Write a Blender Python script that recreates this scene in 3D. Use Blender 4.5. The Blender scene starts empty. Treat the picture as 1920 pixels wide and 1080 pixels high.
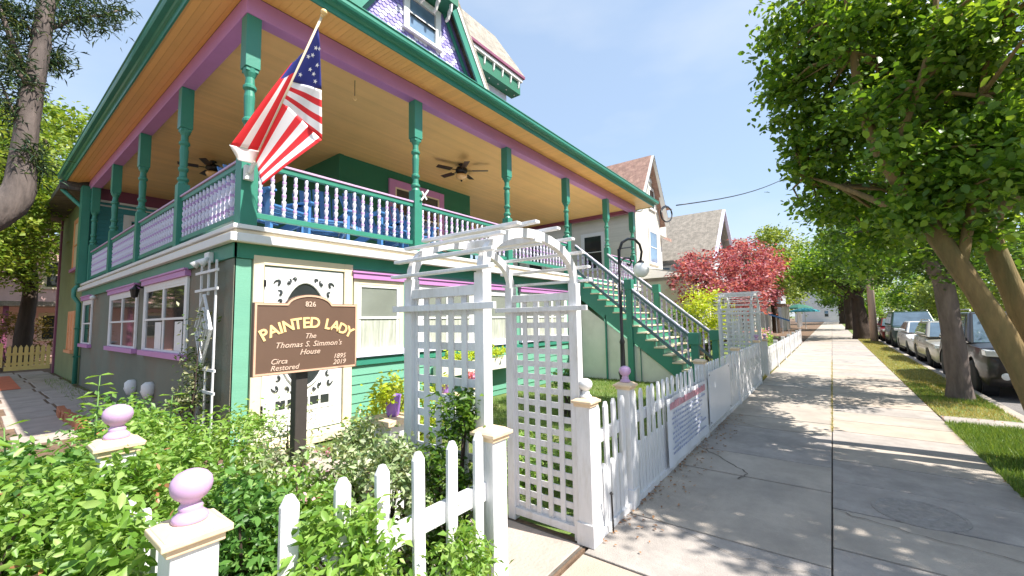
import bpy, bmesh, math, random
import numpy as np
from mathutils import Vector, Matrix
random.seed(7); rng = np.random.default_rng(7)
S = bpy.context.scene
COL = S.collection
PI = math.pi

# ------------------------------------------------------------------ camera
FPX = 781.0                      # focal length in pixels of the 1920 px wide photograph
def _ray(u, v): return Vector(((u-960)/FPX, (v-540)/FPX, 1.0))
_X = _ray(1560, 590).normalized()             # the street's direction
_Y = _ray(-63, 618); _Y = (_Y - _X*_X.dot(_Y)).normalized()   # square to the street
_Z = _X.cross(_Y)
EYE = Vector((0, 0, 1.65))
cam = bpy.data.cameras.new('camera'); cam.sensor_width = 36; cam.lens = FPX/1920*36
cam.clip_start = .05; cam.clip_end = 2000
cam_o = bpy.data.objects.new('camera', cam); COL.objects.link(cam_o)
M = Matrix(((_X[0], -_X[1], -_X[2]), (_Y[0], -_Y[1], -_Y[2]), (_Z[0], -_Z[1], -_Z[2])))
cam_o.matrix_world = Matrix.Translation(EYE) @ M.to_4x4()
S.camera = cam_o
def W(u, v, x=None, y=None, z=None):
    """point of the place that lies on the plane x=, y= or z= and shows at pixel (u, v)"""
    r = _ray(u, v); d = Vector((r.dot(_X), r.dot(_Y), r.dot(_Z)))
    t = x/d.x if x is not None else y/d.y if y is not None else (z-EYE.z)/d.z
    return EYE + d*t

# ------------------------------------------------------------------ light
SUN = Vector((.17, -1.0, 1.32)).normalized()     # towards the sun
sun = bpy.data.lights.new('sun', 'SUN'); sun.energy = 4.6; sun.angle = math.radians(.53); sun.color = (1, .955, .88)
sun_o = bpy.data.objects.new('sun', sun); COL.objects.link(sun_o)
sun_o.rotation_euler = SUN.to_track_quat('Z', 'Y').to_euler()
wd = bpy.data.worlds.new('World'); S.world = wd; wd.use_nodes = True
nt = wd.node_tree; bg = nt.nodes['Background']
sky = nt.nodes.new('ShaderNodeTexSky'); sky.sky_type = 'NISHITA'; sky.sun_disc = False
sky.sun_elevation = math.asin(SUN.z); sky.sun_rotation = math.atan2(SUN.x, SUN.y)
sky.air_density = 1.0; sky.dust_density = .6; sky.ozone_density = 1.6
tc = nt.nodes.new('ShaderNodeTexCoord'); mp = nt.nodes.new('ShaderNodeMapping'); mp.inputs['Scale'].default_value = (1.2, 1.2, 3.2)
nz = nt.nodes.new('ShaderNodeTexNoise'); nz.inputs['Scale'].default_value = 1.5; nz.inputs['Detail'].default_value = 5
cr = nt.nodes.new('ShaderNodeValToRGB'); cr.color_ramp.elements[0].position = .46; cr.color_ramp.elements[1].position = .80
cr.color_ramp.elements[1].color = (.55, .55, .55, 1)
mx = nt.nodes.new('ShaderNodeMixRGB'); mx.inputs[2].default_value = (3.0, 3.2, 3.45, 1)
L = nt.links
L.new(tc.outputs['Generated'], mp.inputs['Vector']); L.new(mp.outputs[0], nz.inputs['Vector']); L.new(nz.outputs[0], cr.inputs[0])
hz = nt.nodes.new('ShaderNodeMixRGB'); hz.inputs[0].default_value = .68; hz.inputs[2].default_value = (1.75, 2.25, 2.95, 1); L.new(sky.outputs[0], hz.inputs[1])
L.new(cr.outputs[0], mx.inputs[0]); L.new(hz.outputs[0], mx.inputs[1]); L.new(mx.outputs[0], bg.inputs[0])
bg.inputs[1].default_value = .15
S.view_settings.view_transform = 'Standard'; S.view_settings.look = 'None'
S.view_settings.exposure = 1.1; S.view_settings.gamma = 1; S.view_settings.use_curve_mapping = False

# ------------------------------------------------------------------ materials
MATS = {}
def mat(name, rgb, rough=.6, var=.12, scale=3.0, bump=0.0, bscale=40.0, metal=0.0, dirt=None, dscale=1.2, stretch=(1,1,1), coat=0.0, emit=None):
    m = bpy.data.materials.new(name); m.use_nodes = True; MATS[name] = m
    n = m.node_tree.nodes; l = m.node_tree.links; b = n['Principled BSDF']
    b.inputs['Roughness'].default_value = rough; b.inputs['Metallic'].default_value = metal
    b.inputs['Coat Weight'].default_value = coat
    tc = n.new('ShaderNodeTexCoord'); mp = n.new('ShaderNodeMapping'); mp.inputs['Scale'].default_value = stretch
    l.new(tc.outputs['Object'], mp.inputs['Vector'])
    nz = n.new('ShaderNodeTexNoise'); nz.inputs['Scale'].default_value = scale; nz.inputs['Detail'].default_value = 6; nz.inputs['Roughness'].default_value = .65
    l.new(mp.outputs[0], nz.inputs['Vector'])
    cr = n.new('ShaderNodeValToRGB'); e = cr.color_ramp.elements
    e[0].position = .3; e[1].position = .7
    e[0].color = tuple(min(1, c*(1-var)) for c in rgb)+(1,); e[1].color = tuple(min(1, c*(1+var)) for c in rgb)+(1,)
    l.new(nz.outputs[0], cr.inputs[0]); out = cr.outputs[0]
    if dirt:
        n2 = n.new('ShaderNodeTexNoise'); n2.inputs['Scale'].default_value = dscale; n2.inputs['Detail'].default_value = 8; n2.inputs['Roughness'].default_value = .7
        l.new(mp.outputs[0], n2.inputs['Vector'])
        r2 = n.new('ShaderNodeValToRGB'); r2.color_ramp.elements[0].position = .48; r2.color_ramp.elements[1].position = .78
        l.new(n2.outputs[0], r2.inputs[0]); mxx = n.new('ShaderNodeMixRGB'); mxx.inputs[2].default_value = tuple(dirt)+(1,)
        l.new(r2.outputs[0], mxx.inputs[0]); l.new(out, mxx.inputs[1]); out = mxx.outputs[0]
    l.new(out, b.inputs['Base Color'])
    if bump:
        n3 = n.new('ShaderNodeTexNoise'); n3.inputs['Scale'].default_value = bscale; n3.inputs['Detail'].default_value = 5
        l.new(mp.outputs[0], n3.inputs['Vector']); bp = n.new('ShaderNodeBump'); bp.inputs['Strength'].default_value = bump; bp.inputs['Distance'].default_value = .02
        l.new(n3.outputs[0], bp.inputs['Height']); l.new(bp.outputs[0], b.inputs['Normal'])
    if emit:
        b.inputs['Emission Color'].default_value = tuple(emit[:3])+(1,); b.inputs['Emission Strength'].default_value = emit[3]
    return m
def leafmat(name, a, b_, c, trans=.4, rough=.45):
    """per-leaf colour between a, b_ and c, with light passing through the leaf"""
    m = bpy.data.materials.new(name); m.use_nodes = True; MATS[name] = m
    n = m.node_tree.nodes; l = m.node_tree.links; b = n['Principled BSDF']; o = n['Material Output']
    g = n.new('ShaderNodeNewGeometry'); cr = n.new('ShaderNodeValToRGB'); e = cr.color_ramp.elements
    e[0].color = a+(1,); e[1].color = c+(1,); k = e.new(.5); k.color = b_+(1,)
    l.new(g.outputs['Random Per Island'], cr.inputs[0]); l.new(cr.outputs[0], b.inputs['Base Color'])
    b.inputs['Roughness'].default_value = rough
    t = n.new('ShaderNodeBsdfTranslucent'); mg = n.new('ShaderNodeMixRGB'); mg.blend_type = 'MULTIPLY'; mg.inputs[0].default_value = 1
    mg.inputs[2].default_value = (1.5, 1.35, .7, 1); l.new(cr.outputs[0], mg.inputs[1]); l.new(mg.outputs[0], t.inputs[0])
    ms = n.new('ShaderNodeMixShader'); ms.inputs[0].default_value = trans
    l.new(b.outputs[0], ms.inputs[1]); l.new(t.outputs[0], ms.inputs[2]); l.new(ms.outputs[0], o.inputs[0])
    return m
def brickmat(name, c1, c2, mortar, scale, rough=.85, squash=(1,1,1)):
    m = bpy.data.materials.new(name); m.use_nodes = True; MATS[name] = m
    n = m.node_tree.nodes; l = m.node_tree.links; b = n['Principled BSDF']; b.inputs['Roughness'].default_value = rough
    tc = n.new('ShaderNodeTexCoord'); sx = n.new('ShaderNodeSeparateXYZ'); cx = n.new('ShaderNodeCombineXYZ'); ad = n.new('ShaderNodeMath')
    l.new(tc.outputs['Object'], sx.inputs[0]); l.new(sx.outputs[0], ad.inputs[0]); l.new(sx.outputs[1], ad.inputs[1])
    l.new(ad.outputs[0], cx.inputs[0]); l.new(sx.outputs[2], cx.inputs[1])
    t = n.new('ShaderNodeTexBrick'); t.inputs['Scale'].default_value = scale; t.inputs['Color1'].default_value = c1+(1,); t.inputs['Color2'].default_value = c2+(1,)
    t.inputs['Mortar'].default_value = mortar+(1,); t.inputs['Mortar Size'].default_value = .012
    l.new(cx.outputs[0], t.inputs['Vector'])
    nz = n.new('ShaderNodeTexNoise'); nz.inputs['Scale'].default_value = 4; nz.inputs['Detail'].default_value = 8; l.new(tc.outputs['Object'], nz.inputs['Vector'])
    mm = n.new('ShaderNodeMixRGB'); mm.blend_type = 'OVERLAY'; mm.inputs[0].default_value = .6; l.new(t.outputs[0], mm.inputs[1]); l.new(nz.outputs[0], mm.inputs[2])
    l.new(mm.outputs[0], b.inputs['Base Color'])
    bp = n.new('ShaderNodeBump'); bp.inputs['Distance'].default_value = .02; bp.inputs['Strength'].default_value = .6; l.new(t.outputs['Fac'], bp.inputs['Height']); bp.invert = True
    l.new(bp.outputs[0], b.inputs['Normal'])
    return m
def boardmat(name, rgb, pitch, axis='Y', rough=.6, var=.1, depth=.014):
    """paint over boards: fine grooves every `pitch` metres along the given axis"""
    m = mat(name, rgb, rough, var, 1.5); n = m.node_tree.nodes; l = m.node_tree.links; b = n['Principled BSDF']
    tc = n.new('ShaderNodeTexCoord'); sx = n.new('ShaderNodeSeparateXYZ'); l.new(tc.outputs['Object'], sx.inputs[0])
    mu = n.new('ShaderNodeMath'); mu.operation = 'MULTIPLY'; mu.inputs[1].default_value = 1/pitch; l.new(sx.outputs[axis], mu.inputs[0])
    fr = n.new('ShaderNodeMath'); fr.operation = 'FRACT'; l.new(mu.outputs[0], fr.inputs[0])
    gt = n.new('ShaderNodeMath'); gt.operation = 'GREATER_THAN'; gt.inputs[1].default_value = .1; l.new(fr.outputs[0], gt.inputs[0])
    fl = n.new('ShaderNodeMath'); fl.operation = 'FLOOR'; l.new(mu.outputs[0], fl.inputs[0])
    wn = n.new('ShaderNodeTexWhiteNoise'); wn.noise_dimensions = '1D'; l.new(fl.outputs[0], wn.inputs['W'])
    mr = n.new('ShaderNodeMapRange'); mr.inputs['To Min'].default_value = .93; mr.inputs['To Max'].default_value = 1.04; l.new(wn.outputs['Value'], mr.inputs['Value'])
    src = b.inputs['Base Color'].links[0].from_socket; vm = n.new('ShaderNodeVectorMath'); vm.operation = 'SCALE'
    l.new(src, vm.inputs[0]); l.new(mr.outputs[0], vm.inputs['Scale']); l.new(vm.outputs[0], b.inputs['Base Color'])
    bp = n.new('ShaderNodeBump'); bp.inputs['Distance'].default_value = depth; l.new(gt.outputs[0], bp.inputs['Height']); l.new(bp.outputs[0], b.inputs['Normal'])
    return m
def barkmat(name, a, b_, scale=7):
    m = mat(name, a, .9, .35, scale, bump=1.0, bscale=22, stretch=(1, 1, .22), dirt=b_, dscale=3)
    return m

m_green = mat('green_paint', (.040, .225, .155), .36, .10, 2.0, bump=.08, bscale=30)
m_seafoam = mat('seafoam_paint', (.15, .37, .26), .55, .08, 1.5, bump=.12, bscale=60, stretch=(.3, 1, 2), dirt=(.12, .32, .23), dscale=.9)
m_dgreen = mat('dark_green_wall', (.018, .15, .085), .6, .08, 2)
m_sage = mat('shaded_sage_stucco', (.165, .175, .135), .85, .10, 1.3, bump=.35, bscale=70, dirt=(.24, .14, .09), dscale=.55)  # greyed for the side wall's shade; the brown mottling is painted bounce light
m_teal = mat('teal_clapboard_paint', (.06, .30, .32), .5, .1, 2)
m_olive = mat('olive_wall_paint', (.20, .24, .11), .8, .12, 1.4, bump=.2, bscale=50)
m_orange = boardmat('orange_ceiling_boards', (.88, .56, .22), .085, 'Y', .4, .05)
m_orangex = boardmat('orange_soffit_boards', (.88, .50, .15), .085, 'X', .4, .05)
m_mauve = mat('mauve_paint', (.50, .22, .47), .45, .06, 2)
m_capm = mat('pale_mauve_rail_paint', (.55, .36, .55), .45, .06, 2)
m_balw = mat('pale_lilac_baluster_paint', (.62, .60, .72), .45, .06, 4)
m_balm = mat('lilac_bead_paint', (.46, .30, .54), .45, .06, 4)
m_stairrail = mat('grey_teal_rail_paint', (.085, .15, .17), .45, .08, 4)
m_maroon = mat('deep_and_shaded_mauve', (.22, .06, .12), .5, .08, 2)
m_lav = mat('lavender_paint', (.27, .23, .56), .5, .14, 9)
m_lavw = mat('pale_lavender_paint', (.70, .66, .82), .5, .10, 9)
m_white = mat('white_paint', (.76, .75, .74), .42, .05, 3, bump=.06, bscale=50, dirt=(.66, .63, .58), dscale=3)
m_fence = mat('weathered_white_paint', (.74, .73, .74), .5, .07, 6, bump=.25, bscale=45, stretch=(1, 1, .25), dirt=(.52, .49, .44), dscale=7)
m_cream = mat('cream_paint', (.74, .62, .44), .5, .07, 3)
m_creamw = mat('pale_cream_panel', (.74, .70, .60), .6, .05, 2, dirt=(.62, .58, .48), dscale=1.5)
m_lip = mat('peach_cap_paint', (.78, .60, .40), .45, .08, 6, dirt=(.55, .36, .22), dscale=6)
m_pinkb = mat('mauve_ball_paint', (.56, .36, .56), .35, .10, 8, dirt=(.44, .27, .45), dscale=6)
m_glass = mat('dark_window_glass', (.035, .04, .04), .06, .3, 1.0, coat=.5)
m_glassg = mat('window_glass_with_grey_blind', (.22, .235, .20), .08, .15, 1.2, coat=.4)
m_glassb = mat('sky_blue_window_glass', (.14, .22, .32), .05, .3, .8, coat=.5)
m_curtain = mat('lace_curtain', (.42, .43, .36), .5, .3, 26, stretch=(1, 1, .12))
m_brown = mat('brown_sign_paint', (.125, .072, .048), .45, .06, 5)
m_signedge = mat('tan_sign_border', (.62, .38, .26), .5, .08, 9)
m_gold = mat('gold_lettering', (.86, .58, .26), .4, .10, 12)
m_tanlet = mat('tan_lettering', (.62, .46, .36), .5, .08, 12)
m_black = mat('black_metal', (.022, .020, .020), .35, .2, 6, metal=.4)
m_post = mat('dark_brown_post', (.05, .04, .035), .6, .15, 6)
m_globe = mat('milk_glass_globe', (.88, .87, .84), .25, .02, 3, coat=.5)
m_red = mat('flag_red_cloth', (.72, .018, .025), .7, .05, 9)
m_flagw = mat('flag_white_cloth', (.86, .82, .82), .7, .03, 9)
m_blue = mat('flag_blue_cloth', (.022, .03, .22), .7, .05, 9)
m_chair = mat('blue_chair_paint', (.07, .21, .46), .4, .08, 4)
m_conc = mat('sidewalk_concrete', (.41, .355, .30), .9, .2, 1.6, bump=.35, bscale=90, dirt=(.27, .24, .21), dscale=1.4)
m_concb = mat('sidewalk_concrete_greyer', (.36, .32, .29), .9, .2, 2.4, bump=.35, bscale=90, dirt=(.22, .20, .185), dscale=1.9)
m_concc = mat('sidewalk_concrete_warm', (.44, .36, .29), .9, .14, 1.7, bump=.35, bscale=90, dirt=(.30, .26, .22), dscale=1.6)
m_concd = mat('sidewalk_concrete_stained', (.36, .33, .30), .9, .2, 2.4, bump=.45, bscale=70, dirt=(.20, .185, .17), dscale=2.2)
m_joint = mat('dark_joint_soil', (.13, .11, .09), .95, .4, 12)
m_asph = mat('road_asphalt', (.20, .185, .18), .9, .18, 18, bump=.5, bscale=140, dirt=(.14, .13, .13), dscale=.5)
m_soil = mat('garden_soil', (.15, .095, .06), .95, .35, 6, bump=.8, bscale=25, dirt=(.28, .17, .10), dscale=2)
m_turf = mat('lawn_base', (.11, .17, .035), .95, .35, 9, bump=.6, bscale=60, dirt=(.28, .23, .08), dscale=.9)
m_earth = mat('far_ground', (.14, .17, .07), .95, .3, .4)
m_bark = barkmat('street_tree_bark', (.22, .145, .055), (.10, .10, .035))
m_barkg = barkmat('grey_pine_bark', (.17, .13, .11), (.08, .06, .055), 9)
m_barkd = barkmat('dark_bark', (.055, .035, .025), (.09, .06, .04))
m_barkp = barkmat('grey_pine_bark_dark', (.115, .09, .08), (.05, .042, .04), 9)
m_pole = mat('pale_utility_pole_wood', (.56, .40, .32), .9, .15, 7, bump=.5, stretch=(1, 1, .1), dirt=(.42, .30, .24))
m_tyre = mat('tyre_rubber', (.018, .018, .018), .8, .2, 9)
m_rim = mat('alloy_rim', (.55, .53, .52), .3, .05, 5, metal=.8)
m_carglass = mat('car_glass', (.10, .15, .20), .05, .3, 1.5, coat=1)
m_lamp = mat('headlight_lens', (.70, .70, .68), .12, .1, 12, coat=1)
m_plastic = mat('black_car_plastic', (.03, .03, .032), .5, .15, 8)
m_roof = brickmat('brown_roof_shingles', (.34, .20, .16), (.42, .26, .20), (.20, .12, .09), 3.2)
m_roofg = brickmat('grey_roof_shingles', (.27, .24, .20), (.34, .30, .25), (.15, .13, .11), 3.2)
m_roofd = brickmat('porch_roof_shingles', (.10, .09, .085), (.14, .12, .11), (.05, .05, .05), 3.2)
m_siding = boardmat('cream_vinyl_siding', (.66, .62, .54), .12, 'Z', .6, .04, .012)
m_sidingw = boardmat('white_vinyl_siding', (.74, .74, .74), .12, 'Z', .6, .04, .012)
m_sidingg = boardmat('pale_grey_siding', (.50, .52, .56), .12, 'Z', .6, .04, .012)
m_pinkw = mat('pink_stucco', (.78, .50, .46), .85, .12, .9, bump=.2)
m_orangew = mat('orange_window_paint', (.72, .34, .16), .5, .08, 4)
m_yellow = mat('yellow_picket_paint', (.85, .64, .22), .5, .06, 5, dirt=(.7, .5, .2), dscale=4)
m_brick = mat('orange_clay_brick', (.48, .17, .08), .9, .2, 9, bump=.4, dirt=(.34, .15, .09), dscale=7)
m_terra = mat('terracotta_mat', (.62, .17, .09), .9, .15, 5, bump=.3)
m_flag_stone = mat('pale_flagstone', (.44, .36, .31), .9, .15, 2.2, bump=.4, dirt=(.30, .25, .22), dscale=1.6)
m_awn = mat('teal_umbrella_cloth', (.03, .30, .36), .7, .08, 4)
m_umbg = mat('dark_green_umbrella_cloth', (.02, .12, .08), .7, .08, 4)
m_purplep = mat('purple_planter_glaze', (.28, .14, .50), .3, .08, 6)
m_bannerw = mat('white_banner_vinyl', (.78, .79, .84), .35, .03, 2)
m_bred = mat('red_banner_print', (.62, .28, .34), .5, .3, 60)
m_bblue = mat('blue_banner_print', (.36, .40, .58), .5, .35, 70)
m_fanwood = mat('dark_fan_wood', (.045, .022, .018), .35, .2, 9)
m_amber = mat('amber_glass_shade', (.80, .50, .22), .3, .1, 8, coat=.6)
m_iron = mat('cast_iron_cover', (.29, .26, .24), .7, .2, 20, bump=.5, bscale=60)

lf_street = leafmat('street_tree_leaf', (.06, .135, .012), (.12, .24, .022), (.27, .40, .045), .48, .38)
lf_street2 = leafmat('deep_green_leaf', (.045, .11, .015), (.09, .19, .025), (.18, .29, .04), .45, .42)
lf_pale = leafmat('yellow_green_leaf', (.13, .20, .03), (.22, .30, .05), (.32, .38, .08), .4)
lf_shrub = leafmat('bright_shrub_leaf', (.10, .22, .025), (.19, .35, .05), (.36, .50, .14), .4)
lf_shrub2 = leafmat('mid_green_shrub_leaf', (.05, .14, .025), (.10, .24, .04), (.20, .34, .09), .35)
lf_var = leafmat('cream_edged_leaf', (.14, .24, .07), (.33, .42, .20), (.58, .60, .42), .3)
lf_lime = leafmat('lime_leaf', (.30, .40, .02), (.45, .55, .04), (.58, .62, .08), .4)
lf_maple = leafmat('red_maple_leaf', (.20, .035, .06), (.36, .08, .12), (.52, .22, .26), .4)
lf_pine = leafmat('pine_needle', (.03, .07, .045), (.05, .11, .05), (.16, .20, .06), .2)
lf_left = leafmat('left_tree_leaf', (.10, .18, .02), (.17, .27, .035), (.34, .40, .08), .4)
lf_grass = leafmat('grass_blade', (.09, .17, .025), (.15, .25, .04), (.25, .32, .08), .35)
lf_dry = leafmat('dry_grass_blade', (.24, .24, .06), (.40, .34, .10), (.52, .42, .16), .3)
lf_vine = leafmat('climbing_vine_leaf', (.06, .12, .03), (.16, .22, .08), (.40, .38, .22), .3)
lf_white = leafmat('white_blossom', (.70, .66, .60), (.80, .78, .74), (.85, .80, .66), .3)
lf_pinkf = leafmat('pink_blossom', (.70, .22, .30), (.75, .35, .45), (.80, .50, .60), .3)
lf_litter = leafmat('fallen_leaf', (.20, .09, .04), (.36, .17, .07), (.45, .25, .12), .1)

# ------------------------------------------------------------------ builders
class MB:
    def __init__(s): s.v = []; s.f = []; s.m = []
    def add(s, vs, fs, mi=0):
        k = len(s.v); s.v += [tuple(p) for p in vs]; s.f += [tuple(i+k for i in f) for f in fs]; s.m += [mi]*len(fs); return s
    def box(s, x0, x1, y0, y1, z0, z1, mi=0):
        return s.add([(x0,y0,z0),(x1,y0,z0),(x1,y1,z0),(x0,y1,z0),(x0,y0,z1),(x1,y0,z1),(x1,y1,z1),(x0,y1,z1)],
                     [(3,2,1,0),(4,5,6,7),(0,1,5,4),(1,2,6,5),(2,3,7,6),(3,0,4,7)], mi)
    def lbox(s, fr, a0, a1, b0, b1, c0, c1, mi=0):
        P = [fr(a,b,c) for c in (c0,c1) for a,b in ((a0,b0),(a1,b0),(a1,b1),(a0,b1))]
        return s.add(P, [(3,2,1,0),(4,5,6,7),(0,1,5,4),(1,2,6,5),(2,3,7,6),(3,0,4,7)], mi)
    def beam(s, p, q, w, h, up=(0,0,1), mi=0):
        p = Vector(p); q = Vector(q); d = (q-p).normalized(); r = d.cross(Vector(up))
        if r.length < 1e-4: r = d.cross(Vector((0,1,0)))
        r.normalize(); u = r.cross(d)
        P = [e+r*a*w/2+u*b*h/2 for e in (p,q) for a,b in ((-1,-1),(1,-1),(1,1),(-1,1))]
        return s.add(P, [(3,2,1,0),(4,5,6,7),(0,1,5,4),(1,2,6,5),(2,3,7,6),(3,0,4,7)], mi)
    def prism(s, poly, fr, c0, c1, mi=0):
        n = len(poly); P = [fr(a,b,c0) for a,b in poly]+[fr(a,b,c1) for a,b in poly]
        return s.add(P, [tuple(range(n-1,-1,-1)), tuple(range(n,2*n))]+[(i,(i+1)%n,n+(i+1)%n,n+i) for i in range(n)], mi)
    def tube(s, pts, rad, n=8, mi=0, cap=True):
        pts = [Vector(p) for p in pts]; m = len(pts)
        if not hasattr(rad, '__len__'): rad = [rad]*m
        ref = Vector((0,0,1)); V = []
        t0 = (pts[1]-pts[0]).normalized()
        u = t0.cross(ref) if t0.cross(ref).length > .05 else t0.cross(Vector((1,0,0))); u.normalize()
        for i in range(m):
            t = (pts[min(i+1,m-1)]-pts[max(i-1,0)]).normalized()
            u = (u-t*u.dot(t)).normalized(); w = t.cross(u)
            for k in range(n):
                a = 2*PI*k/n; V.append(pts[i]+(u*math.cos(a)+w*math.sin(a))*rad[i])
        F = [(i*n+k, i*n+(k+1)%n, (i+1)*n+(k+1)%n, (i+1)*n+k) for i in range(m-1) for k in range(n)]
        if cap: F += [tuple(range(n-1,-1,-1)), tuple(range((m-1)*n, m*n))]
        return s.add(V, F, mi)
    def lathe(s, prof, c=(0,0,0), n=12, mi=None, mis=None):
        V = [(c[0]+r*math.cos(2*PI*k/n), c[1]+r*math.sin(2*PI*k/n), c[2]+z) for r,z in prof for k in range(n)]
        b = len(s.v); s.v += V; m = len(prof)
        for i in range(m-1):
            for k in range(n):
                s.f.append((b+i*n+k, b+i*n+(k+1)%n, b+(i+1)*n+(k+1)%n, b+(i+1)*n+k)); s.m.append(mis[i] if mis else (mi or 0))
        s.f += [tuple(b+k for k in range(n-1,-1,-1)), tuple(b+(m-1)*n+k for k in range(n))]; s.m += [mis[0] if mis else (mi or 0), mis[-1] if mis else (mi or 0)]
        return s
    def quad(s, *P, mi=0): return s.add(P, [tuple(range(len(P)))], mi)
    def mesh(s, name, mats, smooth=False, recalc=True):
        me = bpy.data.meshes.new(name); me.from_pydata(s.v, [], s.f)
        for m in (mats if isinstance(mats,(list,tuple)) else [mats]): me.materials.append(m)
        if any(s.m): me.polygons.foreach_set('material_index', s.m)
        if recalc:
            bm = bmesh.new(); bm.from_mesh(me); bmesh.ops.recalc_face_normals(bm, faces=bm.faces); bm.to_mesh(me); bm.free()
        if smooth: me.polygons.foreach_set('use_smooth', [True]*len(me.polygons))
        me.update(); return me
    def build(s, name, mats, parent=None, smooth=False, bevel=0, label=None, kind=None, loc=None):
        return link(name, s.mesh(name, mats, smooth), parent, bevel, label, kind, loc)
def link(name, me, parent=None, bevel=0, label=None, kind=None, loc=None, rot=None):
    o = bpy.data.objects.new(name, me); COL.objects.link(o)
    if parent is not None:
        o.parent = parent
        off = ORIGIN.get(parent.name)
        if off is not None and loc is None: o.location = -off
    if loc is not None: o.location = loc
    if rot is not None: o.rotation_euler = rot
    if bevel:
        b = o.modifiers.new('bevel', 'BEVEL'); b.width = bevel; b.segments = 2; b.limit_method = 'ANGLE'; b.angle_limit = .7
    if label: o['label'] = label
    if kind: o['kind'] = kind
    return o
ORIGIN = {}          # world base points of the things whose parts are written in world coordinates
def thing(name, label, cat, loc=(0,0,0), group=None, local=False, rz=0):
    o = bpy.data.objects.new(name, None); COL.objects.link(o); o.empty_display_size = .2
    o.location = loc; o.rotation_euler = (0,0,rz); o['label'] = label; o['category'] = cat
    if group: o['group'] = group
    if not local: ORIGIN[o.name] = Vector(loc)
    return o
def tag(o, label, cat, group=None):
    o['label'] = label; o['category'] = cat
    if group: o['group'] = group
    return o
def sub(name, mb, mats, parent, **k):
    """a sub-part: child of a part that sits at its thing's local origin"""
    o = link(name, mb.mesh(name, mats, k.pop('smooth', False)), parent, k.get('bevel',0), k.get('label'), k.get('kind'), loc=(0,0,0)); return o
def copy_tree(o, parent=None, loc=None, rz=None, label=None):
    c = o.copy(); COL.objects.link(c)
    if parent is not None: c.parent = parent
    if loc is not None: c.location = loc
    if rz is not None: c.rotation_euler = (0,0,rz)
    if label: c['label'] = label
    for ch in list(o.children): copy_tree(ch, c)
    return c
def FR(o, r, n, u=(0,0,1)):
    o = Vector(o); r = Vector(r); n = Vector(n); u = Vector(u)
    return lambda a, b, c=0: o + r*a + u*b + n*c
def struct(name, mb, m, **k): o = mb.build(name, m, **k); o['kind'] = 'structure'; return o

def leaf_mesh(name, C, size, m, up=.5, aspect=.55, sizevar=.35, D=None, droop=.2, n4=False, curl=.18):
    """C: (n,3) leaf base points -> one mesh of folded leaves"""
    n = len(C); C = np.asarray(C, float)
    N = rng.normal(size=(n,3)); N[:,2] = np.abs(N[:,2])+up*2; N /= np.linalg.norm(N,axis=1,keepdims=True)
    d = rng.normal(size=(n,3)) if D is None else D + rng.normal(size=(n,3))*.45
    d[:,2] -= droop
    d -= N*np.sum(d*N,axis=1,keepdims=True); d /= np.linalg.norm(d,axis=1,keepdims=True)
    s = np.cross(N,d); sz = size*(1+sizevar*rng.uniform(-1,1,(n,1)))
    w = sz*aspect*.5
    if n4:
        P = [C, C+d*sz*.28+s*w*.8-N*0, C+d*sz*.68+s*w*.85, C+d*sz-N*sz*curl, C+d*sz*.68-s*w*.85, C+d*sz*.28-s*w*.8, C+d*sz*.5-N*sz*.07]
        V = np.stack(P,axis=1); V[:,6] -= 0; k = 7
        T = np.array([[0,6,1],[1,6,2],[2,6,3],[3,6,4],[4,6,5],[5,6,0]])
    else:
        V = np.stack([C, C+d*sz*.45+s*w, C+d*sz-N*sz*curl, C+d*sz*.45-s*w], axis=1); V[:,[1,3]] += (N*sz*.08)[:,None,:]; k = 4
        T = np.array([[0,2,1],[0,3,2]])
    F = (T[None]+(np.arange(n)*k)[:,None,None]).reshape(-1,3)
    me = bpy.data.meshes.new(name); me.vertices.add(n*k); me.vertices.foreach_set('co', V.reshape(-1))
    me.loops.add(F.size); me.loops.foreach_set('vertex_index', F.reshape(-1).astype(np.int32))
    me.polygons.add(len(F)); me.polygons.foreach_set('loop_start', np.arange(0,F.size,3,dtype=np.int32))
    try: me.polygons.foreach_set('loop_total', np.full(len(F),3,dtype=np.int32))
    except Exception: pass
    me.materials.append(m); me.update(calc_edges=True); return me
def clumps(ells, per, cr, nmin=0):
    """leaf points gathered in clumps spread through ellipsoids [(centre, radii, n_clumps)]; returns points, clump centres"""
    P = []; K = []
    for c, r, n in ells:
        v = rng.normal(size=(n,3)); v /= np.linalg.norm(v,axis=1,keepdims=True)
        v *= rng.uniform(.25,1,(n,1))**.45
        k = np.array(c)+v*np.array(r); K.append(k)
        for q in k:
            R = cr*rng.uniform(.55,1.3)
            w = rng.normal(size=(per,3))*R*np.array([.55,.55,.40])
            P.append(q+w)
    return np.concatenate(P), np.concatenate(K)
def spline(pts, rad, step=.12):
    pts = [Vector(p) for p in pts]; P = []; R = []
    for i in range(len(pts)-1):
        a = pts[max(i-1,0)]; b = pts[i]; c = pts[i+1]; d = pts[min(i+2,len(pts)-1)]; n = max(2,min(14,int((c-b).length/step)))
        for k in range(n):
            t = k/n; P.append(.5*((2*b)+(c-a)*t+(2*a-5*b+4*c-d)*t*t+(3*b-a-3*c+d)*t**3)); R.append(rad[i]*(1-t)+rad[i+1]*t)
    return P+[pts[-1]], R+[rad[-1]]
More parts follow.
